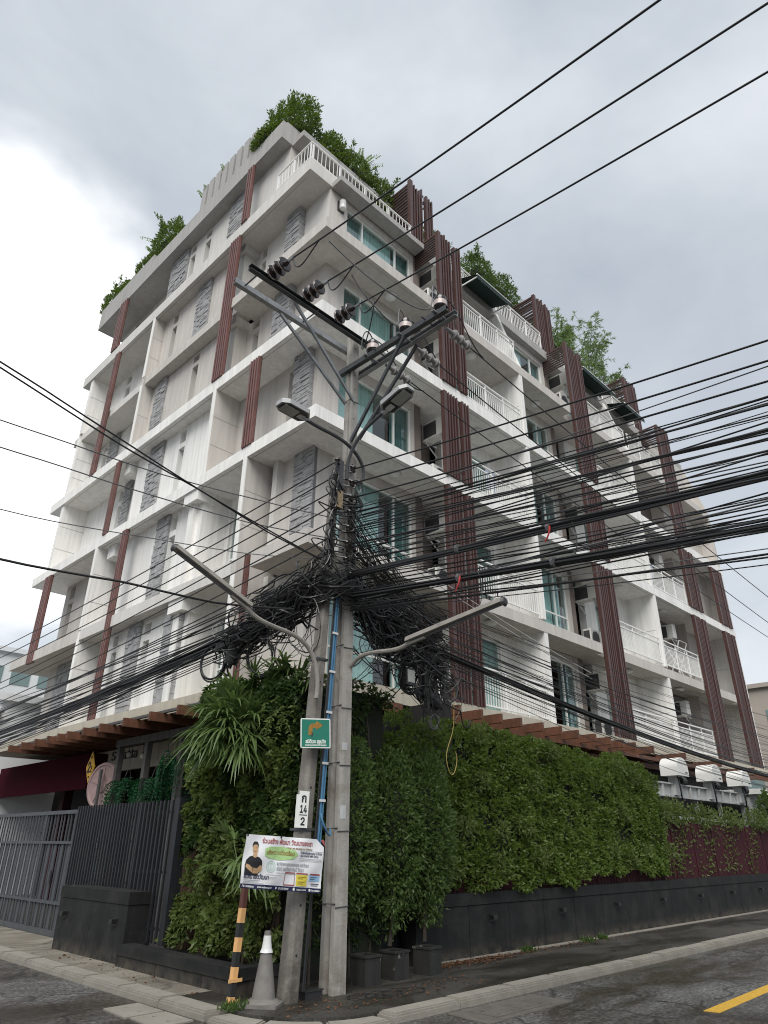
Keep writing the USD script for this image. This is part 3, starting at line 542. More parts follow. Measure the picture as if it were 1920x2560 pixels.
for x0, x1 in ((4.42,5.66), (12.08,13.35), (19.95,21.2)):
    screen_right(x0, x1, 19.25, 22.45, 1.15); s = part(BLD, 'louvre_return', MB().box(x0, x0+.06, 1.2, 2.7, 22.36, 22.44).box(x0, x1, 2.58, 2.66, 22.36, 22.44), 'brown_slat')
    for k in range(18): part(s, 'louvre', MB().box(x0+.005, x0+.05, 1.22, 2.68, 19.6+.155*k, 19.68+.155*k), 'dark_slat')
    for k in range(6): part(s, 'louvre', MB().box(x0+.08+.2*k, x0+.12+.2*k, 1.1, 2.58, 22.3, 22.36), 'dark_slat')

# ---- right front (faces -y)
for f, zb, zt in floors:
    wy = 0.95 if f in ('F6','F7') else 1.0
    full = (zb+.02, zt-.27); tr = zb+.92 if f in ('F3','F4','F5') else None
    # corner bay: wide window, brown pier, recess with air conditioners
    wm = 'beige_paint'
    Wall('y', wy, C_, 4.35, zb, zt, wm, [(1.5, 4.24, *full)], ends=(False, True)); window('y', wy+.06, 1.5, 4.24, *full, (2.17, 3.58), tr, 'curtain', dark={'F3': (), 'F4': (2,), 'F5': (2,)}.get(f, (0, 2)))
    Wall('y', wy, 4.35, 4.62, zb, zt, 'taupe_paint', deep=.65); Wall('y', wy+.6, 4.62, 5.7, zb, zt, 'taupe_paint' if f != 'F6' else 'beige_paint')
    # balcony bay with a door
    for k, (b0, b1) in enumerate(((5.7, 8.55), (13.2, 16.4))):
        Wall('y', 1.15, b0, b1, zb, zt, 'white_paint', [(b0+.75, b0+2.3, zb+.05, zb+2.3)]); window('y', 1.2, b0+.75, b0+2.3, zb+.05, zb+2.3, (b0+1.5,), None, 'curtain', dark=(1,) if f in ('F4','F6') else (0,))
    # window bay beyond the partition
    Wall('y', 1.0, 8.7, 12.0, zb, zt, wm, [(9.0, 11.82, *full)]); window('y', 1.06, 9.0, 11.82, *full, (9.8, 11.12), tr, 'curtain' if f != 'F3' else 'curtain_dark', dark=(0, 2) if f in ('F5','F7') else (0,))
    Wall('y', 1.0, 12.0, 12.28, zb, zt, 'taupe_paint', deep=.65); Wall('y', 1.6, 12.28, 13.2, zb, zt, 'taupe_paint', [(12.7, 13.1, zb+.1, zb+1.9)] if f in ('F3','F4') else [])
    if f in ('F3','F4'): window('y', 1.64, 12.7, 13.1, zb+.1, zb+1.9, (), None, 'curtain')
    # third bay: balcony with small window, taupe back wall
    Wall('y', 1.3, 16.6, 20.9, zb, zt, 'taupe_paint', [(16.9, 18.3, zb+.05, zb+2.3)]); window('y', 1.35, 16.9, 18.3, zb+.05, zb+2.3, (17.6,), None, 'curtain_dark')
    part(BLD, 'wall', MB().box(18.3, 18.6, 1.1, 1.3, zb, zt), 'pale_paint')
    Wall('y', 1.2 if f in ('F3','F4') else .75, 20.9, 24.45, zb, zt, 'beige_paint'); part(BLD, 'wall', MB().box(20.88, 20.9, .75, 1.4, zb, zt), 'beige_paint')
def wing(x, zb, zt, slant=False, m='white_paint'):
    if slant: mb = MB().prism([(0.0, zb), (1.4, zb), (1.4, zt), (.75, zt), (.02, zb+.05)], (x, 0, 0), (0,1,0), (0,0,1), .17)
    else: mb = MB().box(x, x+.17, .01, 1.4, zb, zt)
    w = part(BLD, 'partition_wall', mb, m)
    if not slant: part(w, 'joint', MB().box(x-.003, x+.173, .15, 1.3, (zb+zt)/2-.007, (zb+zt)/2+.007), 'joint_grey')
for x in (8.55, 16.4, 24.42):
    for f, zb, zt in floors[:4]: wing(x, zb, zt, m='beige_paint' if x > 24 and f in ('F5','F6') else 'white_paint')
    wing(x, T7, Z8+.15, True, 'beige_paint' if x > 24 else 'white_paint')
    part(BLD, 'partition_wall', MB().box(x, x+.17, .36, 2.0, Z4, T4).box(x, x+.17, .36, 2.0, Z7, T7), 'white_paint')
# ---- railings
def railing(a, b, z0, h=1.0, double=True, posts=None, kerb=0.06, m='white_metal', pitch=.105, bar=.018):
    a, b = np.array([*a, 0.]), np.array([*b, 0.]); L = np.linalg.norm(b-a); d = (b-a)/L; n = posts or max(2, int(round(L/1.05))+1)
    R = part(BLD, 'railing', MB().bar(a+[0,0,z0+h], b+[0,0,z0+h], .05, .035), m); up = z0 + (h-.17 if double else h-.02); lo = z0+kerb+.05
    if double: part(R, 'rail', MB().bar(a+[0,0,up], b+[0,0,up], .04, .035), m)
    part(R, 'rail', MB().bar(a+[0,0,lo], b+[0,0,lo], .04, .035), m)
    for t in np.linspace(0.015, 1-0.015, n): q = a+(b-a)*t; part(R, 'post', MB().bar(q+[0,0,z0], q+[0,0,z0+h-.02], .035, .035), m)
    mb = MB()
    for t in np.arange(.1, L-.05, pitch): q = a+d*t; mb.bar(q+[0,0,lo], q+[0,0,up], bar, bar)
    part(R, 'balusters', mb, m)
for zt_ in (T3, T4, T5, T6, T7): railing((5.64,.08), (8.5,.08), zt_); railing((13.25,.08), (16.36,.08), zt_)
for zt_ in (T3, T4, T5, T7): railing((16.62,.08), (19.8,.08), zt_)
railing((8.8,.9), (11.9,.9), T8, .95); railing((5.8,.95), (8.5,.95), T8, .9); railing((16.7,.9), (19.8,.9), T8, .95); railing((13.4,.95), (16.3,.95), T8, .9)
railing((0.03,2.56), (0.03,.95), T8+.1, .72, False, 3, .02, pitch=.15, bar=.015); railing((0.03,.95), (4.3,.95), T8+.1, .72, False, 5, .02, pitch=.15, bar=.015)
# ---- roof parapet with tall merlons, planter corner, and thin rail
part(BLD, 'parapet', MB().box(0, .16, 2.55, 15.65, Z9+.55, 22.62), 'grey_paint'); part(BLD, 'parapet', MB().box(.16, 3.0, 2.55, 2.7, Z9+.55, 22.7), 'grey_paint'); part(BLD, 'parapet', MB().box(.16, 5.3, 2.7, 2.8, Z9+.5, 22.66), 'grey_paint')
part(BLD, 'parapet', MB().box(.16, 2.0, 15.5, 15.65, Z9+.55, 22.9), 'grey_paint'); part(BLD, 'parapet', MB().box(0, .16, 11.0, 15.65, 22.62, 22.95), 'grey_paint')
for k in range(8): part(BLD, 'merlon', MB().box(0, .6, 4.13+.445*k, 4.13+.445*k+.325, 22.62, 23.78), 'grey_paint')
for y0, y1 in ((7.75, 9.5), (12.0, 14.2)):
    R = part(BLD, 'railing', MB().bar((.3,y0,23.1), (.3,y1,23.1), .04, .04), 'bracket_metal'); part(R, 'rail', MB().bar((.3,y0,22.85), (.3,y1,22.85), .03, .03), 'bracket_metal')
    for t in np.linspace(y0, y1, 4): part(R, 'post', MB().bar((.3,t,22.6), (.3,t,23.1), .035, .035), 'bracket_metal')

ch = thing('balcony_chair', 'low black chair behind the railing of the second storey balcony, first bay', 'chair', (6.6,.45,T4))
part(ch, 'seat', MB().box(6.4,6.8,.25,.65,T4+.38,T4+.42), 'leg_black'); part(ch, 'backrest', MB().box(6.4,6.8,.64,.68,T4+.42,T4+.85), 'leg_black')
for x, y in ((6.42,.27),(6.78,.27),(6.42,.63),(6.78,.63)): part(ch, 'leg', MB().box(x-.018,x+.018,y-.018,y+.018,T4,T4+.38), 'leg_black')
dr = thing('drying_rack', 'white folding drying rack on the second storey balcony, last bay', 'drying rack', (19.2,.55,T4))
for x in (18.9, 19.6): part(dr, 'leg', MB().bar((x,.35,T4),(x,.95,T4+1.5),.03,.03).bar((x,.95,T4),(x,.35,T4+1.5),.03,.03), 'white_metal')
for z, y in ((1.5,.35),(1.5,.95),(1.2,.5),(1.2,.82)): part(dr, 'rail', MB().tube([(18.9,y,T4+z),(19.6,y,T4+z)], .012, 6), 'white_metal')
for k, (x, yy, zz, w, h, m, lab) in enumerate(((7.1,.62,T5+1.55,.5,.75,'cloth_a','third storey, first bay'), (14.4,.62,T5+1.5,.6,.8,'cloth_b','third storey, second balcony'), (17.6,.62,T5+1.5,.7,.7,'cloth_a','third storey, last bay'))):
    u = np.linspace(x, x+w, 10); d = yy+.02*np.sin(np.arange(10)*1.7); solo('hanging_cloth', MB().quads([[(u[i],d[i],zz-h),(u[i+1],d[i+1],zz-h),(u[i+1],d[i+1],zz),(u[i],d[i],zz)] for i in range(9)]), m, 'cloth hung to dry on the balcony of the '+lab, 'laundry')
    solo('clothes_line', MB().tube([(x-.5,yy,zz+.01),(x+1.2,yy,zz+.01)], .006, 4), 'cable_white', 'thin clothes line across the balcony of the '+lab, 'line')
# ------------------------------------------------------------------ fixtures on the building
def rbox(mb, x0, x1, y0, y1, z0, z1, c=.02):        # box with chamfered vertical edges
    return mb.prism([(x0+c,y0),(x1-c,y0),(x1,y0+c),(x1,y1-c),(x1-c,y1),(x0+c,y1),(x0,y1-c),(x0,y0+c)], (0,0,z0), (1,0,0), (0,1,0), z1-z0)
def make_ac(loc, label, hung):
    t = thing('air_conditioner', label, 'air conditioner', loc, 'air conditioner units on the balconies'); x, y, z = loc
    part(t, 'casing', rbox(MB(), x-.4, x+.4, y-.15, y+.15, z+.08, z+.64, .025), 'ac_white')
    part(t, 'fan_grille', MB().box(x-.34,x+.14,y-.158,y-.15,z+.13,z+.59) if hung else MB().lathe([(.0,.001),(.215,.001),(.225,.012),(.215,.02),(0,.02)], (x-.1,y-.17,z+.36), (0,1,0), 24), 'ac_dark')
    mb = MB()
    for k in range(5): mb.lathe([(.045*k+.03,-.004),(.045*k+.034,-.004)], (x-.1,y-.174,z+.36), (0,1,0), 20)
    part(t, 'guard', mb, 'galvanised_dark', kind='stuff'); part(t, 'side_louvre', MB().box(x-.405,x-.4,y-.11,y+.11,z+.14,z+.58), 'ac_dark')
    for s in (-.28, .28):
        if hung: part(t, 'bracket', MB().bar((x+s,y-.2,z+.05),(x+s,y+.35,z+.05),.03,.04).bar((x+s,y-.15,z+.04),(x+s,y+.35,z-.28),.025,.03), 'bracket_metal')
        else: part(t, 'foot', MB().box(x+s-.03,x+s+.03,y-.16,y+.16,z,z+.08), 'bracket_metal')
    return t
FL = ['lowest', 'second', 'third', 'fourth', 'top']
def turn_first(path): UsdGeom.Xform(stage.GetPrimAtPath(path)).AddRotateZOp().Set(-90.0)
ac1 = ac0 = None
for i, (f, zb, zt) in enumerate(floors):
    for bx, nm in ((5.05, 'slat screen nearest the corner'), (12.75, 'middle slat screen'), (20.55-1.1, 'third slat screen')):
        lab = f'white air conditioner hung high on {FL[i]} balcony row by the {nm}'
        lab2 = f'white air conditioner standing low on {FL[i]} balcony row by the {nm}'
        bh = bx if bx < 19 else 19.3
        if f in ('F3','F4','F5','F7') or bx < 6:
            p = (bh, .80 if bx < 19 else 1.0, zt-1.05)
            if ac1 is None: ac1 = make_ac(p, lab, True); turn_first(ac1)
            else: dup(ac1, p, -PI/2, lab)
        if bx < 19 and f != 'F6' or bx < 6:
            p = (bx, .75, zb+.01 if f != 'F7' else zb+.55)
            if ac0 is None: ac0 = make_ac(p, lab2, False)
            else: dup(ac0, p, 0, lab2)
# cream ceiling lights under the balconies
cl0 = None
for x, z, lab in ((3.1,Z5,'under the third slab near the poles'), (2.95,Z7,'under the fifth slab of the corner bay'), (6.75,Z6,'on the white balcony ceiling of the fourth storey, first bay'), (6.67,Z7,'on the white balcony ceiling of the fifth storey, first bay'), (6.86,Z4,'on the white balcony ceiling of the second storey, first bay'), (6.8,Z5,'on the white balcony ceiling of the third storey, first bay'),
                  (10.3,Z6,'over the window bay of the fourth storey'), (10.4,Z5,'over the window bay of the third storey'), (10.4,Z7,'over the window bay of the fifth storey'), (14.68,Z5,'on the ceiling of the third storey, second balcony'), (14.6,Z4,'on the ceiling of the second storey, second balcony'), (18.47,Z5,'on the ceiling of the third storey, last balcony'), (18.57,Z6,'on the ceiling of the fourth storey, last balcony'), (18.76,Z4,'on the ceiling of the second storey, last balcony')):
    lab = 'round glass ceiling light ' + lab; z -= .02 if x in (6.86,14.6,18.76) else 0
    if cl0 is None:
        cl0 = thing('ceiling_light', lab, 'ceiling light', (x,.58,z), 'ceiling lights of the balconies')
        part(cl0, 'base', MB().lathe([(0,0),(.19,0),(.19,-.02),(0,-.02)], (x,.58,z), n=24), 'bracket_metal'); part(cl0, 'globe', MB().lathe([(.17,-.02),(.165,-.05),(.13,-.085),(.07,-.105),(0,-.11)], (x,.58,z), n=24), 'lamp_glass', smooth=True)
    else: dup(cl0, (x,.58,z), 0, lab)
wl = thing('wall_lamp', 'white wall lamp beside the top corner window', 'wall lamp', (1.22,.95,18.3))
part(wl, 'back_plate', MB().box(1.1,1.34,.925,.949,18.12,18.5), 'ac_dark'); part(wl, 'shade', MB().lathe([(0,.17),(.09,.16),(.1,.12),(.1,-.12),(.09,-.16),(0,-.17)], (1.22,.84,18.33), n=16), 'hood_white', smooth=40); part(wl, 'band', MB().lathe([(.103,.02),(.103,-.02)], (1.22,.84,18.33), n=16), 'bracket_metal')
for (a, b), lab in zip(((6.5,8.45), (13.4,16.0), (16.85,18.7)), ('one next to the first slanted wall', 'middle one beside the second slanted wall', 'last one, furthest from the corner')):
    t = thing('awning', f'dark green awning over the top balconies, {lab}', 'awning', (a,1.2,19.3), 'green awnings over the top balconies')
    n = 24; u = np.linspace(a, b, n); q = []
    part(t, 'canvas', MB().quads([[(a,1.2,19.3),(b,1.2,19.3),(b,.0,18.84),(a,.0,18.84)]]).quads([[(a,1.2,19.32),(a,.0,18.86),(b,.0,18.86),(b,1.2,19.32)]]), 'awning_green')
    part(t, 'valance', MB().quads([[(u[k],-.012,18.84),(u[k+1],-.012,18.84),(u[k+1],-.012,18.68-.035*((k+1)%2)),(u[k],-.012,18.68-.035*(k%2))] for k in range(n-1)]), 'awning_green')
    part(t, 'front_bar', MB().tube([(a,0,18.86),(b,0,18.86)], .028, 8), 'white_metal')
    for x in (a+.06, b-.06): part(t, 'arm', MB().bar((x,.03,18.8),(x-.05,.62,18.78),.03,.04).bar((x-.05,.62,18.78),(x,1.22,18.95),.03,.04), 'white_metal')

# ------------------------------------------------------------------ ground floor set back under the slab
gf = thing('ground_floor_front', 'dark recessed ground floor shopfront under the cream slab', 'shopfront', (2.4,5,0))
part(gf, 'rear_wall', MB().box(2.9,3.1,-1.0,22,0,4.19).box(3.1,24.5,.8,1.0,0,4.19), 'deep_shade_wall')  # near-black colour carries the deep shade under the slab
part(gf, 'fascia', MB().box(1.4,1.48,6.6,12.6,3.40,3.99), 'cream')
for y in (12.3, 14.6, 10.4): part(gf, 'column', MB().box(2.0,2.28,y-.15,y+.15,0,3.4), 'maroon')
part(gf, 'warm_light_strip', MB().box(2.6,2.64,5.0,9.6,2.98,3.03), 'diamond_yellow')
part(gf, 'glass_door', MB().box(2.75,2.78,12.6,14.3,.1,2.6), 'far_glass')
for k in range(2): part(gf, 'notice', MB().box(2.71,2.72,12.9+.2*k,13.07+.2*k,1.45,1.72), 'sign_white')
# lettering on the fascia
sign = solo('shop_sign', MB().prism(fit_text('Smanta', 0, 1.5, 0, .24, bold=False), (1.395, 10.12, 3.70), (0,-1,0), (0,0,1), .02), 'print_black', 'thin black shop lettering on the cream fascia behind the grey posts', 'sign')
aw = thing('shop_awning', 'dark red box awning over the entrance behind the gate', 'awning', (1.2,14,2.9))
part(aw, 'front', MB().box(.9,.96,10.4,20,2.95,3.9), 'maroon_awning'); part(aw, 'top', MB().box(.96,2.3,10.4,20,3.84,3.9), 'maroon_awning'); part(aw, 'side', MB().box(.96,2.3,10.4,10.46,2.95,3.84), 'maroon_awning')
# ------------------------------------------------------------------ timber pergola
pg = thing('pergola', 'brown timber pergola running round the corner under the first slab', 'pergola', (0,0,4))
ye = [13.0, 12.0, 11.0, 10.13, 9.45, 8.85, 7.9, 6.97, 5.75, 4.53, 3.35, 2.14, 1.0, -.1]
for y in ye: part(pg, 'beam', MB().box(-.5, 2.6, y-.04, y+.04, 4.0, 4.19), 'beam_wood')
for x in [3.45, 4.18, 4.88, 5.62, 6.5, 7.3, 8.08, 8.93, 9.7, 10.4, 11.1, 12.2, 14.37, 17.17, 20.27, 23.0]: part(pg, 'beam', MB().box(x-.04, x+.04, -.95, 2.0, 4.0, 4.19), 'beam_wood')
part(pg, 'ledger', MB().box(-.2, -.13, .9, 13.2, 4.192, 4.25), 'grey_wood'); part(pg, 'ledger', MB().box(3.4, 23.2, -.5, -.43, 3.9, 3.998), 'beam_wood'); part(pg, 'ledger', MB().box(2.95,23.2,.4,.5,3.85,3.998), 'beam_wood')
part(pg, 'grey_beam', MB().box(.52,.68,1.6,8.1,3.82,3.998), 'grey_wood')
for y in (7.95, 6.5, 4.9, 3.2, 1.75): part(pg, 'post', MB().box(.53,.67,y-.07,y+.07,0,3.818), 'grey_wood')
# string of bulbs
sl = thing('string_lights', 'string of small round bulbs hanging under the pergola', 'string lights', (.9,6.5,3.6)); rr = np.random.default_rng(5)
for k, y in enumerate(np.linspace(2.6, 8.0, 12)):
    z = 3.52 + .16*rr.random(); x = .8 + .7*rr.random(); part(sl, 'cord', MB().tube([(x,y,3.98),(x,y,z+.08)], .006, 5), 'cable_black')
    part(sl, 'bulb', MB().lathe([(0,.07),(.045,.05),(.065,0),(.045,-.05),(0,-.07)], (x,y,z), n=12), 'bulb', smooth=True); part(sl, 'socket', MB().lathe([(0,.1),(.022,.1),(.022,.03),(0,.03)], (x,y,z), n=8), 'cable_black')

# ------------------------------------------------------------------ left side: sliding gate, slat fence, black walls, planter
gt = thing('sliding_gate', 'grey metal sliding gate of thin bars and wide slats', 'gate', (-1.5,8,0)); gx = -1.5
for z, w in ((2.16,.07), (1.6,.05), (.55,.05), (.06,.09)): part(gt, 'rail', MB().box(gx-.03, gx+.03, 4.85, 13.0, z-w/2, z+w/2), 'gate_grey')
for y in (4.9, 6.4, 9.6, 12.9): part(gt, 'stile', MB().box(gx-.028, gx+.028, y-.03, y+.03, .11, 2.12), 'gate_grey')
y = 5.0; k = 0
while y < 12.8:
    if min(abs(y-q) for q in (6.4, 9.6)) > .06: part(gt, 'bar', MB().box(gx-.012, gx+.012, y-.012, y+.012, .108, 2.122), 'gate_grey')
    if k % 2 == 0 and min(abs(y+.1-q) for q in (6.4, 9.6)) > .1: part(gt, 'wide_slat', MB().box(gx+.005, gx+.017, y+.03, y+.15, .108, 1.572), 'gate_grey')
    y += .145 if k % 2 else .185; k += 1
for y in (5.3, 5.95, 9.2): part(gt, 'wheel', MB().lathe([(0,-.02),(.05,-.02),(.05,.02),(0,.02)], (gx,y,.05-.0), (1,0,0), 14), 'galvanised_dark')
part(gt, 'latch', MB().box(gx-.06, gx-.03, 5.6, 5.68, .9, 1.1), 'galvanised_dark')
solo('gate_track', MB().box(gx-.03, gx+.03, .9, 13.0, -.02, .012), 'galvanised_dark', 'steel track in the pavement under the sliding gate', 'gate track')
def fence(name, label, x, y0, y1, z0, z1, pitch, w, rails, m, ends=True):
    t = thing(name, label, 'fence', (x,(y0+y1)/2,z0)); y = y0
    for z in rails: part(t, 'rail', MB().box(x+.0, x+.03, y0, y1, z-.02, z+.02), m)
    while y < y1+.001: part(t, 'slat', MB().box(x-.03, x-.001, y-w/2, y+w/2, z0, z1), m); y += pitch
    if ends: part(t, 'post', MB().box(x-.06, x+.04, y0-.16, y0-.03, z0, z1+.02), m)
    return t
fence('slat_fence', 'long dark grey vertical slat fence behind the tall black wall panel', -1.62, 2.0, 4.66, .9, 2.24, .108, .035, (1.0, 1.62, 2.1), 'slat_fence_grey', False)
fence('slat_fence', 'short tall dark grey slat fence standing on the low planter wall', -1.78, .62, 1.78, .27, 2.22, .125, .04, (.45, 1.2, 2.05), 'slat_fence_grey')
bw = thing('wall_panel', 'tall black rendered wall block beside the sliding gate', 'wall', (-2.0,2.3,0))
for y0, y1 in ((1.09,2.28), (2.29,3.54)): part(bw, 'panel', MB().box(-2.12, -1.7, y0, y1, -.05, .755), 'black_wall')
part(bw, 'coping', MB().box(-2.13, -1.69, 1.08, 3.55, .762, .93), 'black_wall'); part(bw, 'joint', MB().box(-2.10,-1.72,1.1,3.53,-.04,.765), 'black_joint')
def step_lamp(p, dirn, lab, first=[None]):
    if first[0] is None:
        x, y, z = p; t = thing('step_light', lab, 'wall lamp', p, 'small step lights on the black walls'); first[0] = t
        part(t, 'back_plate', MB().box(x-.05,x+.05,y-.012,y,z-.05,z+.05), 'post_black'); part(t, 'hood', MB().prism([(-.045,-.02),(.045,-.02),(.06,.045),(-.06,.045)], (x,y-.012,z), (1,0,0), (0,0,1), .075), 'post_black')
    else: dup(first[0], p, dirn, lab)
for k, xx in enumerate((2.83, 4.98, 7.09, 9.23, 11.31, 13.37, 15.51, 17.7)): step_lamp((xx,-1.925,.52), 0, 'small black step light on the long right wall, ' + ('nearest to the potted shrubs','second from the potted shrubs','third from the potted shrubs','fourth from the potted shrubs','fifth from the potted shrubs','third from the far end','second from the far end','at the far end')[k])
step_lamp((-2.12,1.42,.52), -PI/2, 'small black step light on the tall black wall panel, right one'); step_lamp((-2.12,3.22,.52), -PI/2, 'small black step light on the tall black wall panel, left one by the gate')
pl = thing('planter', 'low black planter box with coping at the street corner', 'planter', (-2.2,-.5,0))
for y0, y1 in ((1.08,-.06), (-.07,-1.2), (-1.21,-1.92)): part(pl, 'panel', MB().box(-2.2, -2.0, y1, y0, -.05, .135), 'black_wall')
part(pl, 'coping', MB().box(-2.21, -1.95, -1.94, 1.08, .142, .27), 'black_wall'); part(pl, 'panel', MB().box(-2.0, -1.5, -1.93, -1.75, -.05, .135), 'black_wall'); part(pl, 'coping', MB().box(-1.95, -1.5, -1.94, -1.72, .142, .268), 'black_wall')
part(pl, 'joint', MB().box(-2.18,-1.99,-1.9,1.07,-.04,.15), 'black_joint'); part(pl, 'soil', MB().box(-1.96,-1.2,-1.73,1.0,0,.17), 'soil')
bf = thing('bamboo_fence', 'brown bamboo screen behind the leaves left of the poles', 'fence', (-1.35,0,0)); rr = np.random.default_rng(8)
for k in range(34): y = -1.5+.075*k; part(bf, 'cane', MB().tube([(-1.3,y,.05),(-1.3+rr.normal()*.01,y+rr.normal()*.01,2.0+rr.random()*.1)], .033, 7), 'bamboo_fence')
for z in (.7, 1.55): part(bf, 'batten', MB().box(-1.36,-1.34,-1.5,1.05,z-.03,z+.03), 'bamboo_fence')
# round pink disc on a grey stake, number diamond
dc = thing('round_disc', 'round pinkish disc with cross pattern fixed to a grey stake above the slat fence', 'sign', (.5,8.6,2.8))
part(dc, 'stake', MB().bar((.42,8.45,1.0),(.40,8.45,3.3),.1,.05), 'grey_wood')
part(dc, 'rim', MB().lathe([(0,.0),(.56,.0),(.58,.03),(.56,.07),(.51,.075),(.49,.05),(0,.05)], (.60,8.6,2.92), (-1,-.25,0), 36), 'disc_pink')
nd = np.array([-1,-.25,0.]); nd /= np.linalg.norm(nd); tu = np.cross([0,0,1.], nd)
for k in range(5):
    a = k*2*PI/5+.3; c = np.array([.60,8.6,2.92])+nd*.055
    part(dc, 'spoke', MB().bar(c+(tu*math.cos(a)+np.array([0,0,1.])*math.sin(a))*.17, c+(tu*math.cos(a)+np.array([0,0,1.])*math.sin(a))*.45, .05, .03, nd), 'disc_pink')
part(dc, 'hub', MB().lathe([(0,.0),(.16,.0),(.16,.035),(.05,.05),(0,.05)], np.array([.60,8.6,2.92])+nd*.05, nd, 20), 'disc_pink')
ds = thing('number_sign', 'yellow diamond sign with black figures hanging at the fascia corner', 'sign', (.5,9.35,3.45))
part(ds, 'plate', MB().prism([(0,-.40),(.26,0),(0,.40),(-.26,0)], (.5,9.35,3.42), (0,-1,0), (0,0,1), .02), 'diamond_yellow')
part(ds, 'figures', MB().prism(union_all([fit_text('2', -.14, .02, -.13, .26), fit_text('2', .04, .13, -.13, .15)]), (.478,9.35,3.42), (0,-1,0), (0,0,1), .006), 'print_black')
for z in (.25, -.25): part(ds, 'rivet', MB().lathe([(0,0),(.03,0),(.03,.012),(0,.012)], (.48,9.35,3.42+z), (-1,0,0), 10), 'print_black')

# ------------------------------------------------------------------ right side: black wall, maroon fence, hoods
rw = thing('perimeter_wall', 'long black panelled wall along the right pavement', 'wall', (10,-1.9,0))
xs = [.95, 2.23, 3.33, 4.40, 5.46, 6.52, 7.58, 8.64, 9.70, 10.76, 11.8, 12.9, 14.0, 15.1, 16.2, 17.3, 18.4, 19.5, 22.0, 25.0, 28.0]
for a, b in zip(xs[:-1], xs[1:]): part(rw, 'panel', MB().box(a+.006, b-.006, -1.925, -1.62, -.06, .715), 'black_wall')
for a, b in ((.95,4.396), (4.404,9.7), (9.706,17.3), (17.306,28)): part(rw, 'coping', MB().box(a, b, -1.94, -1.6, .725, .9), 'black_wall')
part(rw, 'joint', MB().box(.96, 27.9, -1.90, -1.64, -.05, .73), 'black_joint')
solo('pavement_gutter', MB().box(1.2, 28, -2.05, -1.926, -.05, .014), 'kerb_stone', kind='structure')
mf = thing('corrugated_fence', 'dark maroon corrugated fence on top of the right wall', 'fence', (15,-1.76,.9))
for a in np.arange(1.6, 27, 1.28):
    n = 40; x = np.linspace(a, a+1.27, n); yv = -1.76 + .022*np.sign(np.sin(np.arange(n)*PI/2+.4)); q = [[(x[k],yv[k],.9),(x[k+1],yv[k+1],.9),(x[k+1],yv[k+1],2.15),(x[k],yv[k],2.15)] for k in range(n-1)]
    part(mf, 'sheet', MB().quads(q), 'maroon'); part(mf, 'post', MB().box(a-.02,a+.02,-1.80,-1.72,.9,2.2), 'maroon')
part(mf, 'rail', MB().box(1.6,27,-1.73,-1.69,1.0,1.06).box(1.6,27,-1.73,-1.69,2.0,2.06), 'maroon')
# white equipment hoods on a grey rack behind the fence
rk = thing('equipment_rack', 'grey ribbed steel rack carrying three white hoods behind the maroon fence', 'rack', (16,-1,3))
part(rk, 'beam', MB().box(11.2,18.7,-.98,-.9,2.9,3.2), 'ledge_grey'); part(rk, 'flange', MB().box(11.2,18.7,-1.06,-.82,3.2,3.24).box(11.2,18.7,-1.06,-.82,2.86,2.9), 'ledge_grey')
for x in np.arange(11.6, 18.6, .62): part(rk, 'rib', MB().box(x-.03,x+.03,-1.05,-.985,2.9,3.2), 'ledge_grey')
for x in (11.4, 14.6, 16.4, 18.4): part(rk, 'leg', MB().box(x-.05,x+.05,-.97,-.87,0,2.86), 'ledge_grey')
part(rk, 'lower_rail', MB().box(11.2,18.7,-.97,-.9,2.3,2.38), 'ledge_grey')
hd0 = None
for i, x in enumerate((13.0, 15.5, 18.0)):
    lab = 'white round-topped equipment hood on the grey rack, ' + ('nearest to the hedge', 'middle one', 'furthest one')[i]
    if hd0 is None:
        hd0 = thing('equipment_hood', lab, 'hood', (x,-1.0,3.4), 'white hoods on the rack'); a = np.linspace(0, PI, 15)
        prof = [(-.36,0)] + [(-.36*math.cos(t), .2+.30*math.sin(t)) for t in a] + [(.36,0)]
        part(hd0, 'hood', MB().prism(prof, (x,-.84,3.42), (1,0,0), (0,0,1), .52), 'hood_white', smooth=35)
        part(hd0, 'motor', MB().tube([(x+.45,-1.0,3.35),(x+.75,-1.0,3.33)], .13, 12).tube([(x+.75,-1.0,3.33),(x+.85,-1.0,3.33)], .06, 10), 'box_black'); part(hd0, 'column', MB().prism([(-.15,0),(.15,0),(.09,.5),(-.09,.5)], (x,-.92,2.92), (1,0,0), (0,0,1), .2), 'ledge_grey')
        part(hd0, 'maker_plate', MB().box(x+.12,x+.28,-1.366,-1.361,3.5,3.53), 'print_black'); part(hd0, 'cable', MB().tube(smooth_path([(x-.1,-1.2,3.4),(x-.12,-1.25,3.1),(x,-1.2,2.85),(x+.3,-1.15,2.8)], 14), .02, 6), 'cable_black')
    else: dup(hd0, (x,-1.0,3.4), 0, lab)
lb = thing('low_roof', 'pale flat canopy at the far end of the maroon fence', 'canopy', (22,-.9,3)); part(lb, 'roof', MB().box(19.2,27,-1.3,.4,3.25,3.42), 'hood_white'); part(lb, 'wall', MB().box(19.3,27,-.9,-.8,2.3,3.25), 'ledge_grey')

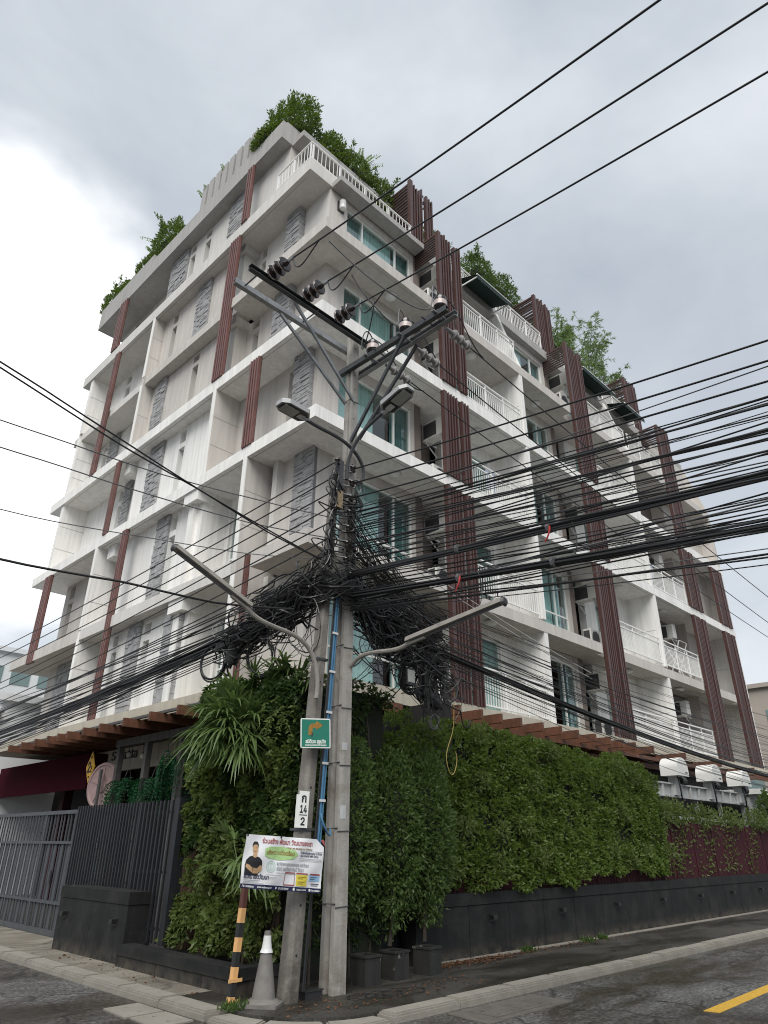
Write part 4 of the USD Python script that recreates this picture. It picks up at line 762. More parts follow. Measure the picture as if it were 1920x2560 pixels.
# ------------------------------------------------------------------ neighbouring buildings in the distance
def far_block(name, label, x0, x1, y0, y1, h, m, face, rows, cols, mw='far_glass', z00=1.0):
    t = thing(name, label, 'building', ((x0+x1)/2,(y0+y1)/2,0)); part(t, 'wall', MB().box(x0,x1,y0,y1,0,h), m); part(t, 'roof', MB().box(x0-.2,x1+.2,y0-.2,y1+.2,h,h+.25), m)
    for i in range(rows):
        for j in range(cols):
            z = z00+i*(h-z00-.6)/rows; hh = (h-z00-.6)/rows*.58
            for fc in face:
                if fc == 'y': u = x0+.6+j*(x1-x0-1.2)/cols; w = (x1-x0-1.2)/cols*.7; part(t, 'window', MB().box(u,u+w,y0-.03,y0+.05,z+.5,z+.5+hh), mw)
                else: u = y0+.6+j*(y1-y0-1.2)/cols; w = (y1-y0-1.2)/cols*.7; part(t, 'window', MB().box(x0-.03,x0+.05,u,u+w,z+.5,z+.5+hh), mw)
far_block('office_building', 'pale office block with bands of glass beyond the left end of the apartments', 1.0, 8.0, 31, 42, 11.0, 'far_wall', 'yx', 6, 4)
far_block('neighbour_house', 'low neighbouring house with air conditioners beside the left end of the apartments', .4, 8, 17.6, 26, 6.2, 'far_wall', 'x', 2, 3)
far_block('distant_building', 'brown distant building past the right end of the apartments', 38, 52, -2.5, 8, 10.3, 'far_brown', 'xy', 3, 3)
for k, (yy, zz) in enumerate(((17.75,4.6),(18.7,4.55))): dup(ac0, (.2,yy+.4,zz), -PI/2, 'old air conditioner on the neighbouring house at the far left, ' + ('nearer one', 'further one')[k])
nr = thing('tin_canopy', 'corrugated tin canopy on the neighbouring house at the far left', 'canopy', (0,18,5.6)); yv = np.linspace(17.2, 21, 40)
part(nr, 'sheet', MB().quads([[(-.6,yv[k],5.45+.03*(-1)**k),(-.6,yv[k+1],5.45-.03*(-1)**k),(.45,yv[k+1],5.75-.03*(-1)**k),(.45,yv[k],5.75+.03*(-1)**k)] for k in range(39)]), 'ledge_grey'); part(nr, 'bracket', MB().bar((-.5,17.4,5.4),(.4,17.4,5.1),.04,.04), 'galvanised')
# ------------------------------------------------------------------ leaves
def leaves(mb, pos, ax, length, width, fold=.25, r=rng):
    """folded pointed leaves: base at pos, running along ax"""
    pos = np.asarray(pos, float); n = len(pos); ax = ax/np.maximum(np.linalg.norm(ax, axis=1, keepdims=True), 1e-9)
    h = r.normal(size=(n,3)); sd = np.cross(ax, h); sd /= np.maximum(np.linalg.norm(sd, axis=1, keepdims=True), 1e-9); up = np.cross(sd, ax)
    L = np.broadcast_to(np.asarray(length, float), (n,))[:,None]; W = np.broadcast_to(np.asarray(width, float), (n,))[:,None]
    a = pos; c = pos + ax*L; l = pos + ax*L*.45 + sd*W/2 + up*W*fold; q = pos + ax*L*.45 - sd*W/2 + up*W*fold
    v = np.stack([a, q, c, l], 1).reshape(-1,3); b = np.arange(n)[:,None]*4
    return mb.add(v, np.vstack([b+[0,1,2], b+[0,2,3]]))
def clumpy(n, size, dens, seed, r):           # keep only points where noise is high: gaps and clumps
    pass
def crown(c, rad, n, leaf, r, up=.3, seed=0, gap=.42, shell=.55, mb=None, squash=0.0):
    """uneven rounded crown made of leaf clumps around the centre c with radii rad"""
    mb = mb or MB(); c = np.asarray(c, float); rad = np.asarray(rad, float)
    d = r.normal(size=(n*3,3)); d /= np.linalg.norm(d, axis=1, keepdims=True)
    k = .72 + .62*meshkit.fbm(d*1.9 + seed*3.1, 3, seed) ; t = shell + (1-shell)*r.random(n*3)**.6
    p = d*(k*t)[:,None]; keep = meshkit.noise(p*4.2 + seed*7.7, seed+5) > gap*.9*(.4+.6*t); p, d = p[keep][:n], d[keep][:n]
    pos = c + p*rad; ax = d + r.normal(size=d.shape)*.75 + np.array([0,0,up]); return leaves(mb, pos, ax, leaf[0]*r.uniform(.7,1.3,len(pos)), leaf[1]*r.uniform(.75,1.25,len(pos)), r=r)
def shrub(name, label, cat, c, rad, n, leaf, m, seed, stem_to, group=None, up=.3, gap=.42, core=.62):
    if name == 'roof_shrub': c = (c[0], c[1], c[2]-.12*rad[2]); rad = tuple(.88*q for q in rad); n = int(n*.8)
    r = np.random.default_rng(seed); t = thing(name, label, cat, (c[0], c[1], stem_to), group)
    part(t, 'crown', crown(c, rad, n, leaf, r, up, seed, gap), m)
    if core:
        s = trimesh.creation.icosphere(subdivisions=3); v = s.vertices*(.55+.45*meshkit.fbm(s.vertices*2+seed, 3, seed))[:,None]; part(t, 'inner_twigs', MB().add(np.asarray(c)+v*np.asarray(rad)*core, s.faces), 'dark_leaf_core')  # added solid blob, its dark colour stands in for shade inside the crown
    if stem_to is not None:
        for k in range(3): part(t, 'stem', MB().tube(smooth_path([(c[0]+.06*k-.06, c[1]+.05*k-.05, stem_to), (c[0]+r.normal()*.08, c[1]+r.normal()*.08, (stem_to+c[2])/2), (c[0]+r.normal()*rad[0]*.3, c[1]+r.normal()*rad[1]*.3, c[2])], 8), np.linspace(.03,.015,8), 6), 'bark')
    return t

# ---- clipped hedge hanging over the right wall
r = np.random.default_rng(21); hg = thing('hedge', 'large bright green clipped hedge hanging over the black right wall', 'hedge', (5.5,-1.8,.9)); mb = MB(); N = 52000
x = r.uniform(.3, 9.72, N); z = r.uniform(.75, 3.6, N)
top = 3.27 + .22*meshkit.fbm(np.stack([x*.7, x*0, x*0], -1), 3, 4) - .02*(x-5); top = np.where(x > 9.35, top-.6*(x-9.35), top); top = np.where(x < .9, top-.45*(.9-x), top)
bot = .98 + .42*(meshkit.fbm(np.stack([x*1.6, x*0, x*0+3], -1), 3, 9)-.5); bot = np.where((x > 5.7) & (x < 8.7), bot+.10, bot)
bulge = meshkit.fbm(np.stack([x*1.3, z*1.3, x*0], -1), 4, 2); fine = meshkit.noise(np.stack([x*7, z*7, x*0], -1), 3)
holes = meshkit.fbm(np.stack([x*2.3, z*2.3, x*0+8], -1), 3, 12); ok = (z < top) & (z > bot) & ~((holes > .655) & (r.random(N) < .8)); y = -1.88 - .26*(bulge-.35) - .15*fine + .18*r.random(N)**2; y = y + .12*np.clip((z-top+.35)/.35, 0, 1)**2
P = np.stack([x, y, z], -1)[ok]; A = np.array([-.12,-.75,.10]) + r.normal(size=P.shape)*.62; leaves(mb, P, A, r.uniform(.055,.105,len(P)), r.uniform(.03,.055,len(P)), r=r)
nt = 9000; x = r.uniform(.6, 9.6, nt); yy = r.uniform(-1.9, -1.25, nt); top = 3.27 + .22*meshkit.fbm(np.stack([x*.7, x*0, x*0], -1), 3, 4) - .02*(x-5); top = np.where(x > 9.35, top-.6*(x-9.35), top); top = np.where(x < .9, top-.45*(.9-x), top)
spr = meshkit.noise(np.stack([x*3.5, yy*3.5, x*0], -1), 8); P = np.stack([x, yy, top + .24*spr**2 + .1*r.random(nt)*spr - .04], -1); leaves(mb, P, np.array([0,-.25,.8]) + r.normal(size=P.shape)*.5, r.uniform(.05,.09,nt), r.uniform(.025,.045,nt), r=r)
ne = 4200; z = r.uniform(1.0, 3.2, ne); P = np.stack([9.58 + .2*meshkit.noise(np.stack([z*3, z*0, z*0], -1), 2) + .1*r.random(ne), r.uniform(-2.0,-1.3,ne), z], -1); leaves(mb, P, np.array([.8,-.2,0]) + r.normal(size=P.shape)*.6, .07, .035, r=r)
part(hg, 'foliage', mb, 'hedge_leaf'); part(hg, 'inner_twigs', MB().box(.5, 9.5, -1.84, -1.2, 1.35, 3.05), 'dark_leaf_core')  # dark box added inside, shade between the leaves put into its colour
rs = np.random.default_rng(77)
for k, (xx, zz) in enumerate([(1.2,3.3),(2.6,3.4),(5.0,3.35),(7.8,3.2),(9.9,2.4),(3.0,1.3),(9.9,1.5)] + [(rs.uniform(1,9.6), rs.uniform(1.2,3.1)) for _ in range(16)]):      # yellow-green sprays that break the outline
    part(hg, 'spray', crown((xx,-2.02,zz), (.25,.12,.16), 170, (.085,.036), r, .2, k+40, .3, .2), 'ivy_leaf')
# ---- creepers spilling over the maroon fence further along
for k, (xx, zz, rx, n) in enumerate(((10.7,2.38,.9,1100), (12.7,2.32,.7,520), (14.6,2.32,.9,620), (16.9,2.35,.9,620))):
    t = thing('creeper', 'yellow green creeper lying over the maroon fence top, ' + ('just right of the hedge','below the nearest white hood','below the middle white hood','below the furthest white hood')[k], 'climbing plant', (xx,-1.75,zz)); rr = np.random.default_rng(60+k)
    part(t, 'foliage', crown((xx,-1.78,zz), (rx,.3,.32), n, (.09,.045), rr, .1, 60+k, .40, .15), 'ivy_leaf')
for k, (xx, n) in enumerate(((10.9,240), (12.6,120), (14.2,110), (15.9,90))):
    rr = np.random.default_rng(80+k); t = thing('creeper', 'sparse creeper leaves clinging to the maroon fence face, ' + ('closest to the hedge','second patch from the hedge','third patch from the hedge','furthest patch')[k], 'climbing plant', (xx,-1.8,1.5)); u = rr.normal(size=n)*.38; zz = rr.uniform(.95, 2.15, n)
    P = np.stack([xx+u+.2*np.sin(zz*4), np.full(n,-1.80), zz], -1); mb = leaves(MB(), P, np.array([0,-.6,-.3]) + rr.normal(size=P.shape)*.6, rr.uniform(.06,.1,n), .05, r=rr); part(t, 'leaves', mb, 'ivy_leaf')
shrub('bush', 'dark bush at the far right end of the maroon fence', 'shrub', (18.6,-1.9,2.55), (1.0,.6,.75), 2600, (.11,.05), 'bush_leaf', 91, 1.0)
# ---- potted shrubs in front of the wall near the poles
pots = [(-.56,-2.42), (.02,-2.38), (.64,-2.42)]
for k, ((px, py), (cx, cz, rz, n)) in enumerate(zip(pots, ((-.72,1.75,1.35,6500), (.22,1.65,1.25,7500), (.95,1.72,1.30,8000)))):
    lab = 'tall dark green shrub growing out of the ' + ('square pot nearest to the poles','middle square pot','square pot nearest to the long black wall')[k]
    shrub('potted_shrub', lab, 'shrub', (cx,-2.1,cz+.1), (.55,.42,rz-.08), n, (.075,.034), 'bush_leaf', 30+k, .34, 'potted shrubs by the poles', .1, .36, .7)
shrub('bush', 'leafy bush filling the gap between the potted shrubs and the hedge top', 'shrub', (.7,-1.75,2.45), (.95,.4,.75), 8000, (.07,.032), 'hedge_leaf', 37, 1.0, None, .2, .36, .75)
pot0 = None
for k, (px, py) in enumerate(pots):
    lab = 'square black stained plant pot at the wall foot, ' + ('nearest to the poles','middle of three','nearest to the long black wall')[k]
    if pot0 is None:
        pot0 = thing('plant_pot', lab, 'plant pot', (px,py,0), 'square plant pots'); a = sg.box(-.14,-.14,.14,.14)
        part(pot0, 'body', MB().prism(a.difference(a.buffer(-.025)), (px,py,0), (1,0,0), (0,1,0), .30), 'pot_black'); part(pot0, 'rim', MB().prism(a.buffer(.012, join_style=2).difference(a.buffer(-.025)), (px,py,.302), (1,0,0), (0,1,0), .025), 'pot_black'); part(pot0, 'soil', MB().box(px-.11,px+.11,py-.11,py+.11,.01,.27), 'soil')
    else: dup(pot0, (px,py,0), .06*k, lab)
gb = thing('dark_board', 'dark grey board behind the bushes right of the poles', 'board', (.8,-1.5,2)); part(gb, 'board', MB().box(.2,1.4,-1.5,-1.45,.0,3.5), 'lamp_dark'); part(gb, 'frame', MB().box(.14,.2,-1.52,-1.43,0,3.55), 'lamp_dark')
# ---- green wall at the corner left of the poles
def wallplant(name, label, x, y0, y1, z0, z1, n, leaf, m, seed, cover=.45, depth=.3, drop=-.2):
    r = np.random.default_rng(seed); t = thing(name, label, 'climbing plant', (x,(y0+y1)/2,z0)); y = r.uniform(y0,y1,n*2); z = r.uniform(z0,z1,n*2); b = meshkit.fbm(np.stack([y*1.7,z*1.7,y*0+seed],-1),4,seed)
    k = meshkit.fbm(np.stack([y*2.6,z*2.6,y*0+seed+9],-1),3,seed+3) > cover; y, z, b = y[k][:n], z[k][:n], b[k][:n]
    P = np.stack([x - depth*(b-.3) + .12*r.random(len(y)), y, z], -1); A = np.array([-.7,-.35,drop]) + r.normal(size=P.shape)*.6
    part(t, 'leaves', leaves(MB(), P, A, leaf[0]*r.uniform(.7,1.3,len(P)), leaf[1]*r.uniform(.7,1.3,len(P)), r=r), m)
    for k in range(5):
        yy = r.uniform(y0+.1,y1-.1); part(t, 'stem', MB().tube(smooth_path([(x+.1,yy,.15),(x+.05+r.normal()*.05,yy+r.normal()*.15,(z0+z1)/2),(x+.1,yy+r.normal()*.2,z1-.1)],10), np.linspace(.018,.008,10), 5), 'bark')
    return t
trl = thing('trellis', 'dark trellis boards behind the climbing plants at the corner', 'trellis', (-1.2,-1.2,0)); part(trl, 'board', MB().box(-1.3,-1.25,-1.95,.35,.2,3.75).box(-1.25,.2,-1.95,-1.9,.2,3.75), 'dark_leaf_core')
wallplant('climbing_plant', 'variegated yellow and green creeper covering the lower corner behind the bollard', -1.55, -1.95, .62, .3, 2.75, 12000, (.10,.062), 'ivy_leaf', 101, .44, .6)
wallplant('climbing_plant', 'dark broad leaved climber on the upper corner behind the left pole', -1.55, -2.1, .35, 1.5, 3.95, 13000, (.12,.066), 'ivy_dark_leaf', 102, .38, .5)
wallplant('climbing_plant', 'mixed green creeper between the palm and the banner', -1.66, -2.1, .2, 1.0, 3.5, 5200, (.10,.06), 'ivy_leaf', 103, .5, .5)
rr = np.random.default_rng(104); t = thing('climbing_plant', 'dark feathery creeper hanging right of the two poles under the pergola', 'climbing plant', (-.5,-1.9,2)); mb = MB(); n = 7500; xx = rr.uniform(-1.3,.35,n); zz = rr.uniform(.4,3.95,n)
k = meshkit.fbm(np.stack([xx*2.4,zz*2.4,xx*0],-1),3,5) > .42; k &= ~((xx > -.2) & (zz < 3.4) & (zz > 2.75)); P = np.stack([xx, -1.98-.3*(meshkit.fbm(np.stack([xx*2,zz*2,xx*0],-1),3,6)-.4)+.12*rr.random(n), zz],-1)[k]
part(t, 'leaves', leaves(mb, P, np.array([.1,-.6,-.35])+rr.normal(size=P.shape)*.6, rr.uniform(.06,.13,len(P)), rr.uniform(.025,.05,len(P)), r=rr), 'ivy_dark_leaf')
for k in range(4): xx = -1.1+.35*k; part(t, 'stem', MB().tube(smooth_path([(xx,-1.95,0),(xx+.1*rr.normal(),-1.98,1.6),(xx+.1*rr.normal(),-1.95,3.4)],10), .016, 5), 'bark')
# pale pods and new leaves near the left pole
t = thing('climbing_plant', 'pale feathery new growth beside the top of the left pole', 'climbing plant', (-1.75,-2.1,3.3)); rr = np.random.default_rng(105)
for k in range(7):
    b = np.array([-1.75-.1*rr.random(), -2.15+.6*rr.random(), 3.5-.5*rr.random()]); mb = MB(); s = np.linspace(0,1,12)[:,None]; e = np.array([-.25*rr.random(), rr.normal()*.2, -.35]); q = b + e*s + np.array([0,0,.12])*(s*(1-s))*4*.5
    for sgn in (-1,1): leaves(mb, q, np.array([-.1,sgn*.6,-.3])+rr.normal(size=q.shape)*.12, .085, .03, r=rr)
    part(t, 'frond', mb, 'ivy_leaf')
# ---- fan palms (lady palm): every fan a part
def strap(mb, p, d, L, w, droop, k=6):       # long tapering leaflet that bends under its weight
    d = np.asarray(d, float); d /= np.linalg.norm(d); s = np.linspace(0,1,k); c = p + d*L*s[:,None]; c[:,2] -= droop*L*s**2
    t = np.gradient(c, axis=0); sd = np.cross(t, [0,0,1.]); sd /= np.maximum(np.linalg.norm(sd,axis=1,keepdims=True),1e-6); ww = w*np.array([.45,.9,1,.85,.55,.06])[:,None] if k == 6 else w*(1-s**2)[:,None]
    l, r_ = c+sd*ww/2, c-sd*ww/2; m = c - np.array([0,0,1.])*ww*.22; v = np.stack([l,m,r_],1).reshape(-1,3); f = []
    for i in range(k-1):
        a = i*3; f += [[a,a+1,a+4],[a,a+4,a+3],[a+1,a+2,a+5],[a+1,a+5,a+4]]
    return mb.add(v, f)
def fan_palm(label, base, hub, nf, L, seed, spread=1.0, lean=(0,0)):
    r = np.random.default_rng(seed); t = thing('lady_palm', label, 'palm', base); base, hub = np.array(base), np.array(hub)
    for k in range(3): part(t, 'stem', MB().tube(smooth_path([base+[.05*k+.2,.05*k,0], (base+hub)/2+[.25,0,0]+r.normal(size=3)*.06, hub-[0,0,.05]],8), .016, 6), 'dark_leaf_core')
    for i in range(nf):
        az = r.uniform(PI*.55, PI*1.75); el = r.uniform(-.7,1.15); o = np.array([math.cos(az)*math.cos(el), math.sin(az)*math.cos(el), math.sin(el)]); o = o + [lean[0], lean[1], 0]; pl_ = .18+.32*r.random()*spread
        tip = hub + o*pl_ + np.array([0,0,.10*r.normal()]); st = part(t, 'leaf_stalk', MB().tube(smooth_path([hub, hub+o*pl_*.55+[0,0,.05], tip],5), .006, 4), 'palm_leaf')
        mb = MB(); n = r.integers(8,13); o /= np.linalg.norm(o); sd = np.cross(o,[0,0,1.]); sd /= max(np.linalg.norm(sd),1e-6)
        for j in range(n):
            a = (j/(n-1)-.5)*2.3; d = o*math.cos(a)+sd*math.sin(a)+np.array([0,0,.18]); strap(mb, tip, d, L*(1-.25*abs(a)/1.2)*r.uniform(.85,1.15), .040, r.uniform(.35,.95) if el < .6 else r.uniform(.1,.4))
        part(t, 'leaf', mb, 'palm_leaf')
fan_palm('big lady palm with long drooping fans left of the left pole under the pergola', (-1.5,-.95,.2), (-1.85,-.92,3.1), 56, .50, 111, 1.15)
fan_palm('big lady palm, upper bright fans standing against the pergola beams', (-1.65,-.7,.2), (-1.70,-.8,3.55), 14, .42, 112, .8)
fan_palm('small lady palm with spread fans just left of the banner', (-1.9,-1.6,.15), (-2.0,-1.5,1.35), 9, .34, 113, .7)
fan_palm('tall dark palm arching over the corner behind the left pole', (-1.3,-1.5,.2), (-1.35,-1.55,3.65), 12, .55, 114, 1.0)
# ---- hanging ferns
for k, (fx, fy, fz, rad) in enumerate(((.8,7.75,2.62,.5), (.8,6.35,2.55,.45), (.75,5.2,3.05,.5))):
    r = np.random.default_rng(120+k); t = thing('hanging_fern', 'green hanging fern basket under the grey pergola beam, ' + ('nearest to the round disc','behind the middle posts','nearest to the palm')[k], 'fern', (fx,fy,fz))
    part(t, 'basket', MB().lathe([(0,-.12),(.12,-.1),(.16,.05),(.15,.06),(0,.06)], (fx,fy,fz+.2), n=16), 'box_black'); part(t, 'hanger', MB().tube([(fx-.14,fy,fz+.25),(fx,fy,fz+.75)], .006, 4).tube([(fx+.14,fy,fz+.25),(fx,fy,fz+.75)], .006, 4).tube([(fx,fy,fz+.75),(fx,fy,3.98)], .006, 4), 'cable_grey')
    for i in range(80):
        az = r.uniform(0,2*PI); q = smooth_path([(fx,fy,fz+.25), (fx+math.cos(az)*rad*.55, fy+math.sin(az)*rad*.55, fz+.32*r.random()+.12), (fx+math.cos(az)*rad*(.7+.3*r.random()), fy+math.sin(az)*rad*(.7+.3*r.random()), fz-.25-.35*r.random())], 16); d = np.gradient(q, axis=0); d /= np.linalg.norm(d,axis=1,keepdims=True); sd = np.cross(d,[0,0,1.]); mb = MB()
        for sgn in (-1,1): leaves(mb, q[1:], sd[1:]*sgn+d[1:]*.35, .11*np.linspace(1,.4,15), .034, r=r)
        part(t, 'frond', mb, 'fern_leaf')
# ---- roof garden
roof = [('large dark roof shrub on the top corner planter', (.95,3.35,23.75), (1.0,1.35,1.45), 8000, 'roof_leaf', 22.6), ('low trailing shrub spilling over the parapet left of the top corner', (.12,3.75,22.95), (.30,.75,.40), 1700, 'roof_leaf', 22.7),
        ('bright roof shrub right of the top corner, first of the row', (2.0,2.45,22.75), (.75,.6,.95), 3200, 'roof_leaf', 22.5), ('bright roof shrub right of the top corner, second of the row', (3.0,2.35,22.6), (.8,.6,.95), 3400, 'roof_leaf', 22.5), ('bright roof shrub right of the top corner, third beside the first roof screen', (4.1,2.35,22.45), (.8,.6,.9), 3200, 'roof_leaf', 22.4),
        ('roof shrub behind the first roof screen', (7.6,2.9,23.1), (1.2,.6,.75), 2200, 'bush_leaf', 22.3), ('tall roof shrub over the widest awning', (10.5,2.7,23.6), (1.1,.6,1.35), 4000, 'bush_leaf', 22.3), ('long roof shrub left of the second roof screen', (12.2,2.7,23.5), (1.6,.6,1.3), 5000, 'bush_leaf', 22.3),
        ('lower roof shrub right of the second roof screen', (16.2,2.9,23.4), (1.5,.6,1.2), 3200, 'bush_leaf', 22.3), ('roof shrub near the third roof screen', (18.4,2.9,23.2), (1.0,.6,.9), 1800, 'bush_leaf', 22.3),
        ('big round roof shrub on the left parapet', (.55,11.0,24.0), (.6,1.35,1.35), 5200, 'roof_leaf', 22.9), ('smaller round roof shrub on the left parapet beside the big one', (.5,12.6,23.5), (.5,.9,.95), 2800, 'roof_leaf', 22.9), ('low roof shrub at the far left end of the parapet', (.4,15.4,23.5), (.5,1.1,.8), 2900, 'roof_leaf', 22.9), ('low roof shrub before the far left end of the parapet', (.45,13.9,23.25), (.45,.8,.6), 2000, 'roof_leaf', 22.9)]
for k, (lab, c, rad, n, m, st) in enumerate(roof): shrub('roof_shrub', lab, 'shrub', c, rad, n, (.12,.05), m, 140+k, st, 'roof garden shrubs', .35, .46, .6)
for k, (lab, c, rad, n, m, st) in enumerate(roof):
    rr = np.random.default_rng(300+k); base = '/World/roof_shrub' + (f'_{k:03d}' if k else '')
    for j in range(int(4+rad[0]*rad[1]*4)):
        d = rr.normal(size=3); d[2] = abs(d[2])*.9+.15; d /= np.linalg.norm(d); p0 = np.asarray(c)+d*np.asarray(rad)*.66; L = rr.uniform(.2,.5); q = p0 + np.outer(np.linspace(0,1,16), (d*.6+np.array([0,0,.7])+rr.normal(size=3)*.25)*L)
        P = np.repeat(q,4,0)+rr.normal(size=(64,3))*.03; part(base, 'shoot', leaves(MB(), P, (P-np.asarray(c))*.25+rr.normal(size=P.shape)*.5+[0,0,.25], rr.uniform(.09,.17,64), .045, r=rr), m)
def frond_plant(name, label, cat, base, nf, L, m, seed, stem=.0, droop=.7, leaf=(.13,.03)):
    r = np.random.default_rng(seed); t = thing(name, label, cat, base); b = np.array(base, float)
    if stem: part(t, 'trunk', MB().tube([b, b+[0,0,stem]], np.array([.06,.045]), 8), 'bark')
    b = b + [0,0,stem]
    for i in range(nf):
        az = r.uniform(0,2*PI); e = r.uniform(.35,.95); o = np.array([math.cos(az),math.sin(az),0]); s = np.linspace(0.08,1,14)[:,None]; q = b + o*L*e*s + np.array([0,0,1.])*L*(1.1-e*.5)*s - np.array([0,0,droop*L])*s**2.2*.6; d = np.gradient(q,axis=0); d /= np.linalg.norm(d,axis=1,keepdims=True); sd = np.cross(d,[0,0,1.]); mb = MB()
        for sgn in (-1,1): leaves(mb, q, sd*sgn+d*.5, leaf[0]*np.linspace(1,.5,14), leaf[1], .1, r=r)
        part(t, 'frond', mb, m)
    return t
frond_plant('roof_palm', 'feathery palm rising behind the bright roof shrubs right of the top corner', 'palm', (3.6,2.9,22.6), 9, 1.0, 'bamboo_leaf', 161, 1.2, .5, (.2,.05)); frond_plant('roof_palm', 'feathery palm rising above the big round shrub on the left parapet', 'palm', (.55,11.6,22.9), 11, 1.1, 'bamboo_leaf', 162, 1.2, .6, (.2,.05)); frond_plant('roof_palm', 'light feathery palm above the left parapet near its rail', 'palm', (.5,12.2,22.9), 8, .95, 'bamboo_leaf', 163, 1.0, .6, (.2,.05))
for k, yy in enumerate((6.35, 7.3, 7.75)): frond_plant('roof_sprig', 'thin leafy sprig sticking up between the tall parapet teeth, ' + ('nearest to the corner','middle one','furthest one')[k], 'plant', (.3,yy,22.7), 6, .55, 'bamboo_leaf', 164+k, .75, .4, (.13,.05))
def bamboo(label, bx, by, z0, h, n, seed, spread):
    r = np.random.default_rng(seed); t = thing('bamboo', label, 'bamboo', (bx,by,z0))
    for i in range(n):
        q = smooth_path([(bx+r.normal()*.15,by+r.normal()*.15,z0), (bx+r.normal()*.35,by+r.normal()*.25,z0+h*.55), (bx+r.normal()*spread,by+r.normal()*spread*.6,z0+h*r.uniform(.72,1.0))], 22); part(t, 'cane', MB().tube(q, np.linspace(.03,.006,22), 5), 'bark'); mb = MB()
        for j in range(5,22):
            for b in range(2):
                az = r.uniform(0,2*PI); L = .75*(1.15-j/26); br = q[j] + np.outer(np.linspace(.1,1,8), np.array([math.cos(az),math.sin(az),.35])*L); br[:,2] -= .45*L*np.linspace(.1,1,8)**2
                P = np.repeat(br,3,0); leaves(mb, P, np.array([math.cos(az),math.sin(az),-.25])+r.normal(size=P.shape)*.55, r.uniform(.14,.26,len(P)), .035, .1, r=r)
        part(t, 'foliage', mb, 'bamboo_leaf')
bamboo('airy bamboo clump on the roof right of the second roof screen', 18.2, 3.2, 22.3, 4.6, 5, 171, .75); bamboo('tallest airy bamboo clump on the roof, right of the other clump', 21.3, 3.2, 22.3, 6.6, 6, 172, .8); bamboo('short bamboo clump on the roof beside the third roof screen', 22.8, 3.0, 22.0, 3.4, 4, 173, .8)
# ---- weeds and fallen leaves
for k, (wx, wy, lab) in enumerate(((-2.62,-2.50,'at the foot of the striped bollard'), (3.55,-2.1,'at the foot of the right wall, nearest tuft'), (5.5,-2.1,'at the foot of the right wall, second tuft'), (6.1,-2.1,'at the foot of the right wall, third tuft'))):
    r = np.random.default_rng(180+k); P = np.array([wx,wy,.0]) + r.normal(size=(90,3))*[.07,.06,.0]; t = thing('weed', 'small green weed ' + lab, 'weed', (wx,wy,0)); part(t, 'leaves', leaves(MB(), P, np.array([0,0,.8])+r.normal(size=P.shape)*.6, r.uniform(.05,.13,90), .022, r=r), 'weed_leaf')
r = np.random.default_rng(190); n = 900; xx = np.r_[r.uniform(.9,2.6,n//2), 1.0+np.abs(r.normal(size=n//2))*2.6]; yy = -2.08 - np.abs(r.normal(size=n))*.14; k = xx < 9; P = np.stack([xx,yy,.006+.02*r.random(n)],-1)[k]
solo('fallen_leaves', leaves(MB(), P, r.normal(size=P.shape)*[1,1,.12], r.uniform(.03,.06,len(P)), .022, r=r), 'dry_leaf', 'brown fallen leaves along the foot of the right wall', 'leaves', kind='stuff')

r = np.random.default_rng(191); n = 260; P = np.stack([np.r_[r.uniform(-2.6,-1.5,n//2), r.uniform(-2.3,.8,n//2)], np.r_[r.uniform(-3.3,3.0,n//2), -3.4+.5*r.random(n//2)], .012+.015*r.random(n)],-1); k = ~((P[:,0] > -2.2) & (P[:,1] > -1.95)); P = P[k]
solo('fallen_leaves', leaves(MB(), P, r.normal(size=P.shape)*[1,1,.12], r.uniform(.03,.06,len(P)), .022, r=r), 'dry_leaf', 'scattered fallen leaves on the pavement round the corner kerb', 'leaves', kind='stuff')
# ------------------------------------------------------------------ the two utility poles with their arms, lamps and insulators
PR = np.array([-1.26,-2.58]); rp = thing('utility_pole', 'tall pale concrete pole with crossarms and insulators at the corner', 'utility pole', (-1.26,-2.58,0))
def taper(mb, poly0, poly1, p0, p1):
    a, b = np.asarray(poly0, float), np.asarray(poly1, float); n = len(a); p0, p1 = np.asarray(p0, float), np.asarray(p1, float)
    v = np.vstack([np.c_[a, np.zeros(n)]+p0, np.c_[b, np.zeros(n)]+p1]); i = np.arange(n); j = (i+1) % n
    f = np.vstack([np.stack([i,j,n+j],-1), np.stack([i,n+j,n+i],-1)]); mb.add(v, f)
    for s, o in ((trimesh.creation.triangulate_polygon(sg.Polygon(a), engine='earcut'), p0), (trimesh.creation.triangulate_polygon(sg.Polygon(b), engine='earcut'), p1)):
        mb.add(np.c_[s[0], np.zeros(len(s[0]))]+o, s[1])
    return mb
def hsec(w, d, t=.085, k=.05):     # I-shaped section, web along x
    return [(-w/2,-d/2),(w/2,-d/2),(w/2,-d/2+t),(k,-d/2+t+.03),(k,d/2-t-.03),(w/2,d/2-t),(w/2,d/2),(-w/2,d/2),(-w/2,d/2-t),(-k,d/2-t-.03),(-k,-d/2+t+.03),(-w/2,-d/2+t)]
part(rp, 'shaft', taper(MB(), hsec(.215,.25,.07,.042), hsec(.135,.16,.045,.03), (-1.26,-2.58,-.1), (-1.26,-2.58,9.95)), 'concrete_pale')
mb = MB()
for z in np.arange(6.0, 9.7, .3): mb.lathe([(0,0),(.011,0),(.011,.004),(0,.004)], (-1.26-.02,-2.58-.083-.02*(9.9-z)/8-.01,z), (0,-1,0), 8)
part(rp, 'bolt_holes', mb, 'print_black')
